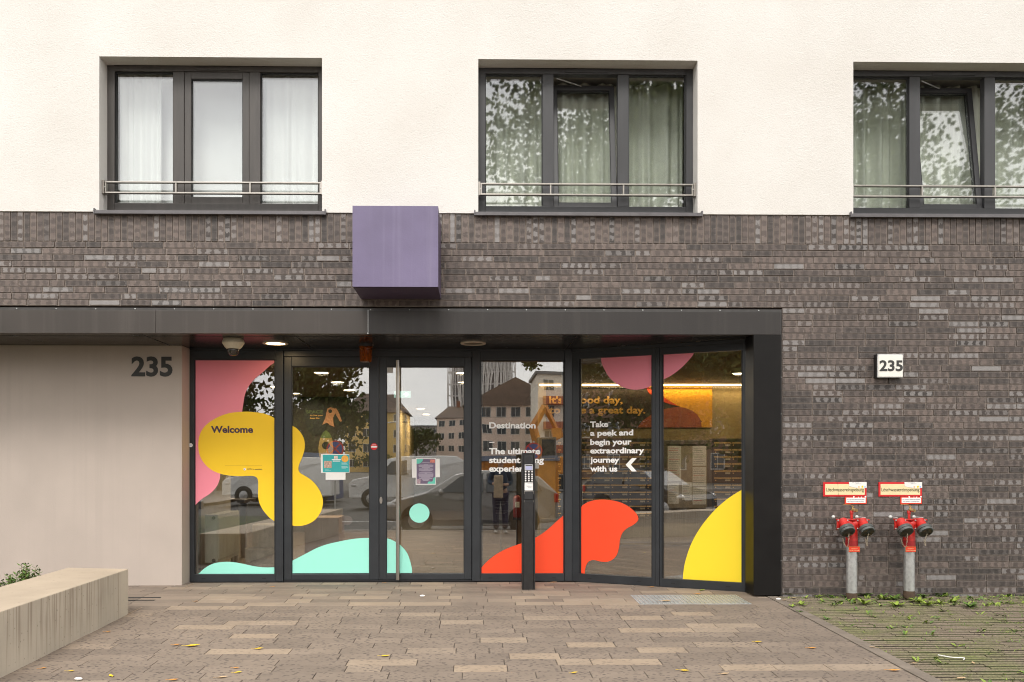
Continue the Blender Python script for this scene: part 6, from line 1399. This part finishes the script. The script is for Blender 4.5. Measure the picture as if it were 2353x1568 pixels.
LT = [(-10.0, -42, 11.0, 'dark street tree mirrored at the right edge of the left door leaf'), (-15.5, -41, 12.5, 'street tree mirrored in the middle of the left door leaf'), (-21, -40, 13.5, 'street tree mirrored in the far left pane'), (-27, -38, 13.5, 'leftmost street tree mirrored beside the pink film'), (-16.5, -31, 12, 'street tree mirrored at the left of the pane next to the column'), (-22.5, -30, 13, 'street tree mirrored in the angled pane with the white words'), (-29, -29, 13, 'street tree mirrored in the middle of the pane next to the column'), (-36, -28, 13, 'street tree mirrored at the right of the pane next to the column'), (-43, -30, 14, 'street tree furthest left along the mirrored street')]
for k, (x, y, h, lb) in enumerate(LT):
    r = random.Random(60 + k); bl = [((x, y, h * .48), (3.3, 2.6, h * .46), .60)] + [((x + r.uniform(-2.4, 2.4), y + r.uniform(-1.5, 1.5), h * r.uniform(.12, .85)), (2.1, 2.0, 1.9), .10) for _ in range(4)]
    tree(x, y, h, 4, bl, 9500, .33, 70 + k, lb)
tree(-14, -190, 11, 5, [((-14, -190, 7), (5.5, 4, 3.5), 1)], 2500, .7, 91, 'distant bushy tree between the mirrored town houses')
for k, (x, y, w_, h) in enumerate(((-19, -147, 3.5, 3.2),)):
    mb = MB(); crown_mesh(mb, [((x, y, 1.6), (w_, 2, 2.2), 1)], 900, .5, random.Random(5)); mb.build('hedge_shrub', [m_lf1, m_lf2], label='dark shrub at the foot of the mirrored yellow house', cat='shrub', norm=False)
# vehicles
m_tyre = mat('tyre_rubber', (.02, .02, .02), .8, var=.1); m_rim = mat('alloy_rim', (.45, .45, .46), .35, .8, var=.1); m_cglass = mat('car_glass', (.025, .03, .032), .06, var=0, spec=.8); m_tail = mat('tail_lamp_red', (.5, .012, .01), .25, var=0); m_headl = mat('headlamp_clear', (.6, .6, .6), .15, .3, var=0)
def vehicle(name, label, x0, y, length, prof, belt, wins_, paint, wheels, wr, flip=False, wid=1.75, zr=ZR, rot=0, tail=None, head=None, plate=True):
    """side profile (x from the front, z above the road); belt = height where the cabin starts to lean in"""
    t = thing(name, label, 'car', (x0 + length / 2, y, zr))
    sg = -1 if flip else 1; fx = (lambda u: x0 + length - u) if flip else (lambda u: x0 + u)
    ztop = max(p[1] for p in prof); hw = wid / 2
    hy = lambda z: hw - (.0 if z <= belt else (z - belt) / (ztop - belt) * .20) - (.05 if z < .3 else 0)
    n = len(prof); vs = []
    for s in (-1, 1): vs += [Vector((fx(u), y + s * hy(z), zr + z)) for u, z in prof]
    f = MB(); f.raw(vs, [list(range(n)), list(range(2 * n - 1, n - 1, -1))] + [(i, (i + 1) % n, n + (i + 1) % n, n + i) for i in range(n)]); f.build('body', paint, t, bevel=.03)
    for w_ in wins_:
        for s in (-1, 1):
            f = MB(); f.prism([Vector((fx(u), y + s * (hy(z) + .004), zr + z)) for u, z in w_], (0, s * .004, 0)); f.build('side_window', m_cglass, t)
    for wx_ in wheels:
        for s in (-1, 1):
            f = MB(); f.lathe([(wr + .06, 0), (wr + .06, .01)], (fx(wx_), y + s * (hw - .006), zr + wr + .01), (0, s, 0), 24); f.build('wheel_arch', m_blackpl, t)
            f = MB(); f.lathe([(wr * .6, .04), (wr * .85, .06), (wr, .03), (wr, -.14), (wr * .6, -.14)], (fx(wx_), y + s * (hw - .02), zr + wr), (0, s, 0), 24); wh = f.build('wheel', m_tyre, t, smooth=True)
            f = MB(); f.lathe([(wr * .6, .0), (wr * .6, .035), (wr * .15, .05), (.01, .05)], (fx(wx_), y + s * (hw - .015), zr + wr), (0, s, 0), 10); f.build('rim', m_rim, wh)
    if head:
        for s in (-1, 1): f = MB(); f.ball((fx(head[0]), y + s * (hw - .06), zr + head[1]), .12, 10, (1.6, .7, .75)); f.build('headlight', m_headl, t, smooth='all')
    if tail:
        for s in (-1, 1): f = MB(); f.box(fx(tail[0]) - .05, fx(tail[0]) + .05, y + s * (hw - .12) - .14, y + s * (hw - .12) + .135, zr + tail[1], zr + tail[2]); f.build('tail_light', m_tail, t, bevel=.02)
    for s in (-1, 1): f = MB(); f.ball((fx(prof[4][0] + .35 if len(prof) > 4 else 1), y + s * (hw + .09), zr + belt + .06), .09, 8, (.7, 1, .8)); f.build('side_mirror', paint, t, smooth='all')
    f = MB(); f.box(fx(1.95) - .09, fx(1.95) + .09, y + hw - .0, y + hw + .03, zr + belt - .14, zr + belt - .11); f.build('door_handle', paint, t)
    return t
HATCH = [(.0, .35), (.0, .60), (.12, .76), (.95, .99), (1.05, 1.02), (1.75, 1.46), (2.2, 1.56), (3.2, 1.55), (3.85, 1.40), (4.25, 1.02), (4.32, .62), (4.28, .30), (3.2, .2), (1.0, .2)]
HW = [[(1.35, 1.03), (1.88, 1.42), (2.45, 1.49), (2.45, 1.03)], [(2.53, 1.03), (2.53, 1.49), (3.2, 1.48), (3.75, 1.34), (3.9, 1.06)]]
m_cgrey = mat('car_paint_grey', (.36, .35, .335), .3, .45, var=.04, coat=.6); m_cwhite = mat('car_paint_white', (.70, .70, .69), .35, var=.03, coat=.5); m_cdark = mat('car_paint_dark', (.03, .033, .04), .25, .3, var=.05, coat=.7)
vehicle('parked_car', 'grey hatchback parked at the kerb behind the viewer, mirrored in the right door leaf', -2.25, -11.1, 4.32, HATCH, .98, HW, m_cgrey, (.80, 3.45), .33, head=(.22, .70), tail=(4.24, .78, 1.0))
VAN = [(.0, .35), (.0, .85), (.15, 1.0), (.85, 1.15), (.95, 1.2), (1.45, 1.78), (1.9, 1.86), (4.0, 1.86), (4.3, 1.7), (4.4, 1.0), (4.4, .3), (3.2, .22), (1.0, .22)]
vehicle('parked_van', 'small white delivery van across the street, mirrored above the grey hatchback', -4.7, -21.6, 4.4, VAN, 1.15, [[(1.2, 1.2), (1.6, 1.68), (2.2, 1.72), (2.2, 1.2)]], m_cwhite, (.85, 3.6), .32, wid=1.85, zr=-.31, tail=(4.36, .75, 1.2), head=(.2, .8))
vehicle('parked_car', 'dark car parked further left along the kerb, mirrored in the pane next to the column', -12.6, -14.5, 4.32, HATCH, .98, HW, m_cdark, (.80, 3.45), .33, flip=True, head=(.22, .70), tail=(4.24, .78, 1.0))
vehicle('parked_van', 'white van parked far left across the street, mirrored in the left door leaf', -10.2, -24.5, 4.9, VAN, 1.15, [[(1.2, 1.2), (1.6, 1.68), (2.2, 1.72), (2.2, 1.2)]], m_cwhite, (.85, 3.6), .32, wid=1.9, zr=-.31, head=(.2, .8))
# containers, excavator, signs, lamp
def box_thing(name, label, cat, x0, x1, y0, y1, z0, z1, mt, mt2):
    t = thing(name, label, cat, ((x0 + x1) / 2, (y0 + y1) / 2, z0)); f = MB(); f.box(x0, x1, y0, y1, z0, z1); f.build('container_body', mt, t, bevel=.03)
    k = 0; x = x0 + .15
    while x < x1 - .2: f = MB(); f.box(x, x + .12, y1 + .001, y1 + .04, z0 + .15, z1 - .2); f.build('stiffener', mt, t); x += .32
    f = MB(); f.box(x0 - .03, x1 + .03, y1 + .001, y1 + .07, z1 - .16, z1 + .02); f.build('rim_rail', mt2, t); return t
box_thing('site_container', 'blue site container on the far pavement, mirrored beside the turquoise poster', 'container', -9.2, -6.2, -29, -26.5, -.30, 1.75, mat('container_blue', (.02, .05, .16), .5, var=.15), mat('container_blue_rail', (.10, .15, .25), .5, var=.1))
box_thing('waste_skip', 'orange skip with a grey blue rim, mirrored behind the words student living', 'container', .2, 3.0, -21.6, -19.6, -.30, 1.55, mat('skip_orange', (.55, .20, .02), .5, var=.2), mat('skip_rail', (.18, .20, .26), .5, var=.1))
ex, ey = 4.9, -42
t = thing('excavator', 'orange excavator with raised bucket arm, mirrored right of the word Destination', 'excavator', (ex, ey, -.30)); m_exo = mat('excavator_orange', (.62, .22, .02), .45, var=.2)
f = MB(); f.box(ex - 1.2, ex + 1.3, ey - 1, ey + 1, .6, 1.7); f.build('upper_body', m_exo, t, bevel=.08)
f = MB(); f.box(ex - 1.1, ex + .1, ey + .1, ey + .95, 1.7, 2.9); f.build('cab', m_cglass, t, bevel=.06)
for s in (-1, 1): f = MB(); f.box(ex - 1.6, ex + 1.6, ey + s * .9 - .25, ey + s * .9 + .25, -.30, .55); f.build('crawler_track', m_tyre, t, bevel=.12)
f = MB(); f.tube([(ex - .8, ey, 1.5), (ex - 1.3, ey, 3.6), (ex - .6, ey, 4.9)], [.28, .25, .2], 4); f.tube([(ex - .6, ey, 4.9), (ex + .2, ey, 3.4)], [.2, .16], 4); f.build('boom', m_exo, t)
f = MB(); f.prism([(ex - .2, ey - .4, 3.5), (ex + .5, ey - .4, 3.5), (ex + .6, ey - .4, 2.9), (ex, ey - .4, 2.6)], (0, .8, 0)); f.build('bucket', m_exo, t)
def nosign(x, y, z, label):
    t = thing('traffic_sign', label, 'traffic sign', (x, y, -.30), 'no stopping signs')
    f = MB(); f.tube([(x, y, -.30), (x, y, z + .35)], .03, 8); f.build('sign_post', m_galv, t)
    f = MB(); f.lathe([(.30, 0), (.30, .006)], (x, y + .035, z), (0, 1, 0), 28); f.build('sign_disc', m_red, t)
    f = MB(); f.lathe([(.25, 0), (.25, .003)], (x, y + .0415, z), (0, 1, 0), 28); f.build('sign_face', mat('traffic_blue', (.02, .06, .30), .45, var=0) if 'traffic_blue' not in bpy.data.materials else bpy.data.materials['traffic_blue'], t)
    for s in (-1, 1): f = MB(); f.obox(Vector((x - .18, y + .045, z - .18 * s)), Vector((1, 0, s)).normalized(), Y_, Vector((-s, 0, 1)).normalized(), (0, .51), (0, .002), (-.025, .025)); f.build('cross_bar', m_red, t)
    f = MB(); f.box(x - .2, x + .2, y + .035, y + .04, z - .62, z - .36); f.build('extra_plate', m_white, t)
p = M(720, 1033, -15.6); nosign(p.x, -19.6, 1.306 + (1065 - 1033) / F * 30, 'round no stopping sign mirrored left of the turquoise poster')
p = M(1226, 1042, -19.6); nosign(p.x, -19.5, 1.306 + (1065 - 1037) / F * 30, 'round no stopping sign mirrored left of the gold framed picture')
t = thing('street_lamp', 'grey street lamp with a long arm, mirrored in front of the yellow house', 'street lamp', (-14, -112, ZR)); f = MB(); f.tube([(-14, -112, ZR), (-14, -112, 6.9), (-13.6, -112, 7.2), (-10.8, -112, 7.4)], [.11, .08, .07, .05], 8); f.build('lamp_post', m_galv, t)
f = MB(); f.ball((-10.2, -112, 7.4), .5, 10, (1.5, .5, .32)); f.build('lamp_head', m_digit, t, smooth='all')

# the person beside the viewer, mirrored behind the word experience
def person(px_, py_, zf, label):
    t = thing('person', label, 'person', (px_, py_, zf))
    def skin(name, mt, verts, edges, root, sub=2):
        me = bpy.data.meshes.new(name); me.from_pydata([Vector(v[:3]) for v in verts], edges, []); me.materials.append(mt)
        o = bpy.data.objects.new(name, me); COL.objects.link(o); o.parent = t
        bm = bmesh.new(); bm.from_mesh(me); sl = bm.verts.layers.skin.verify(); bm.verts.ensure_lookup_table()
        for i, v in enumerate(verts): bm.verts[i][sl].radius = (v[3], v[4] if len(v) > 4 else v[3]); bm.verts[i][sl].use_root = (i == root)
        bm.to_mesh(me); bm.free()
        s = o.modifiers.new('skin', 'SKIN'); s.use_smooth_shade = True; u = o.modifiers.new('smooth', 'SUBSURF'); u.levels = u.render_levels = sub
        return o
    m_skin = mat('skin_tone', (.50, .31, .22), .55, var=.06); m_jacket = mat('navy_jacket', (.025, .045, .075), .85, var=.2, scale=8); m_trouser = mat('plum_trousers', (.028, .022, .045), .85, var=.2, scale=8); m_hair = mat('dark_hair', (.018, .013, .011), .6, var=.3, scale=40); m_shoe = mat('pale_shoe', (.50, .47, .43), .7, var=.1)
    # body: pelvis, spine, neck, head, arms bent to hold a bag before the chest
    V = [(0, 0, .95, .15, .11), (0, 0, 1.12, .14, .10), (0, .01, 1.30, .16, .105), (0, .0, 1.43, .10, .075), (0, .01, 1.50, .052), (0, .02, 1.56, .07, .08), (0, .02, 1.65, .078, .095), (0, .015, 1.715, .045, .06),
         (-.17, 0, 1.41, .06), (-.25, -.02, 1.16, .047), (-.14, .17, 1.13, .038), (-.06, .21, 1.17, .03), (.17, 0, 1.41, .06), (.25, -.02, 1.16, .047), (.13, .17, 1.10, .038), (.05, .22, 1.12, .03),
         (-.09, 0, .88, .095), (-.10, .01, .50, .062), (-.10, -.02, .10, .042), (.09, 0, .88, .095), (.10, .01, .50, .062), (.10, -.02, .10, .042)]
    E_ = [(0, 1), (1, 2), (2, 3), (3, 4), (4, 5), (5, 6), (6, 7), (3, 8), (8, 9), (9, 10), (10, 11), (3, 12), (12, 13), (13, 14), (14, 15), (0, 16), (16, 17), (17, 18), (0, 19), (19, 20), (20, 21)]
    skin('body', m_skin, V, E_, 0)
    J = [(0, 0, .90, .175, .135), (0, 0, 1.12, .165, .125), (0, .01, 1.30, .185, .125), (0, .0, 1.45, .11, .09), (-.175, 0, 1.41, .075), (-.255, -.02, 1.16, .060), (-.15, .15, 1.13, .05), (.175, 0, 1.41, .075), (.255, -.02, 1.16, .060), (.14, .15, 1.10, .05)]
    skin('jacket', m_jacket, J, [(0, 1), (1, 2), (2, 3), (3, 4), (4, 5), (5, 6), (3, 7), (7, 8), (8, 9)], 0)
    skin('trousers', m_trouser, [(0, 0, .93, .165, .13), (-.09, 0, .85, .11), (-.10, .01, .50, .078), (-.10, -.015, .08, .065), (.09, 0, .85, .11), (.10, .01, .50, .078), (.10, -.015, .08, .065)], [(0, 1), (1, 2), (2, 3), (0, 4), (4, 5), (5, 6)], 0)
    skin('hair', m_hair, [(0, -.02, 1.60, .085, .08), (0, -.01, 1.68, .092, .10), (0, .0, 1.735, .06, .07)], [(0, 1), (1, 2)], 0)
    for s in (-1, 1):
        skin('shoe', m_shoe, [(s * .10, -.06, .045, .042, .042), (s * .11, .05, .04, .045, .036), (s * .115, .16, .03, .038, .026)], [(0, 1), (1, 2)], 0)
        hx_ = s * .055; hz = 1.17 if s < 0 else 1.12
        for k in range(4):
            skin('finger', m_skin, [(hx_ + (k - 1.5) * .004, .225, hz + .028 - k * .018, .0095), (hx_ - s * .03, .25 + .004 * (k % 2), hz + .026 - k * .019, .0085), (hx_ - s * .055, .24, hz + .024 - k * .019, .0075)], [(0, 1), (1, 2)], 0, 1)
        skin('thumb', m_skin, [(hx_ - s * .005, .205, hz + .035, .011), (hx_ - s * .03, .215, hz + .055, .0095), (hx_ - s * .05, .225, hz + .062, .008)], [(0, 1), (1, 2)], 0, 1)
    for s in (-1, 1):
        f = MB(); f.ball((px_ + s * .034, py_ + .103, zf + 1.655), .013, 10); f.build('eye', mat('eye_white', (.6, .58, .55), .3, var=0) if 'eye_white' not in bpy.data.materials else bpy.data.materials['eye_white'], t, smooth='all')
        f = MB(); f.ball((px_ + s * .085, py_ + .02, zf + 1.64), .03, 10, (.35, .6, 1)); f.build('ear', m_skin, t, smooth='all')
    f = MB(); f.ball((px_, py_ + .118, zf + 1.625), .018, 10, (.7, 1, 1.3)); f.build('nose', m_skin, t, smooth='all')
    f = MB(); f.ball((px_, py_ + .098, zf + 1.58), .024, 10, (1.2, .5, .35)); f.build('mouth', mat('lips', (.35, .13, .11), .5, var=0), t, smooth='all')
    return t
pm = M(1150, 1180, -8.75)
pt = person(pm.x, -8.75, -.29, 'person in a navy jacket and dark trousers standing on the pavement, mirrored behind the words')
f = MB(); f.box(pm.x - .16, pm.x + .05, -8.51, -8.46, .52, 1.04); f.build('shoulder_bag', mat('beige_bag', (.48, .38, .26), .8, var=.25, scale=12), bevel=.02, label='beige printed bag held in front of the mirrored person', cat='bag')
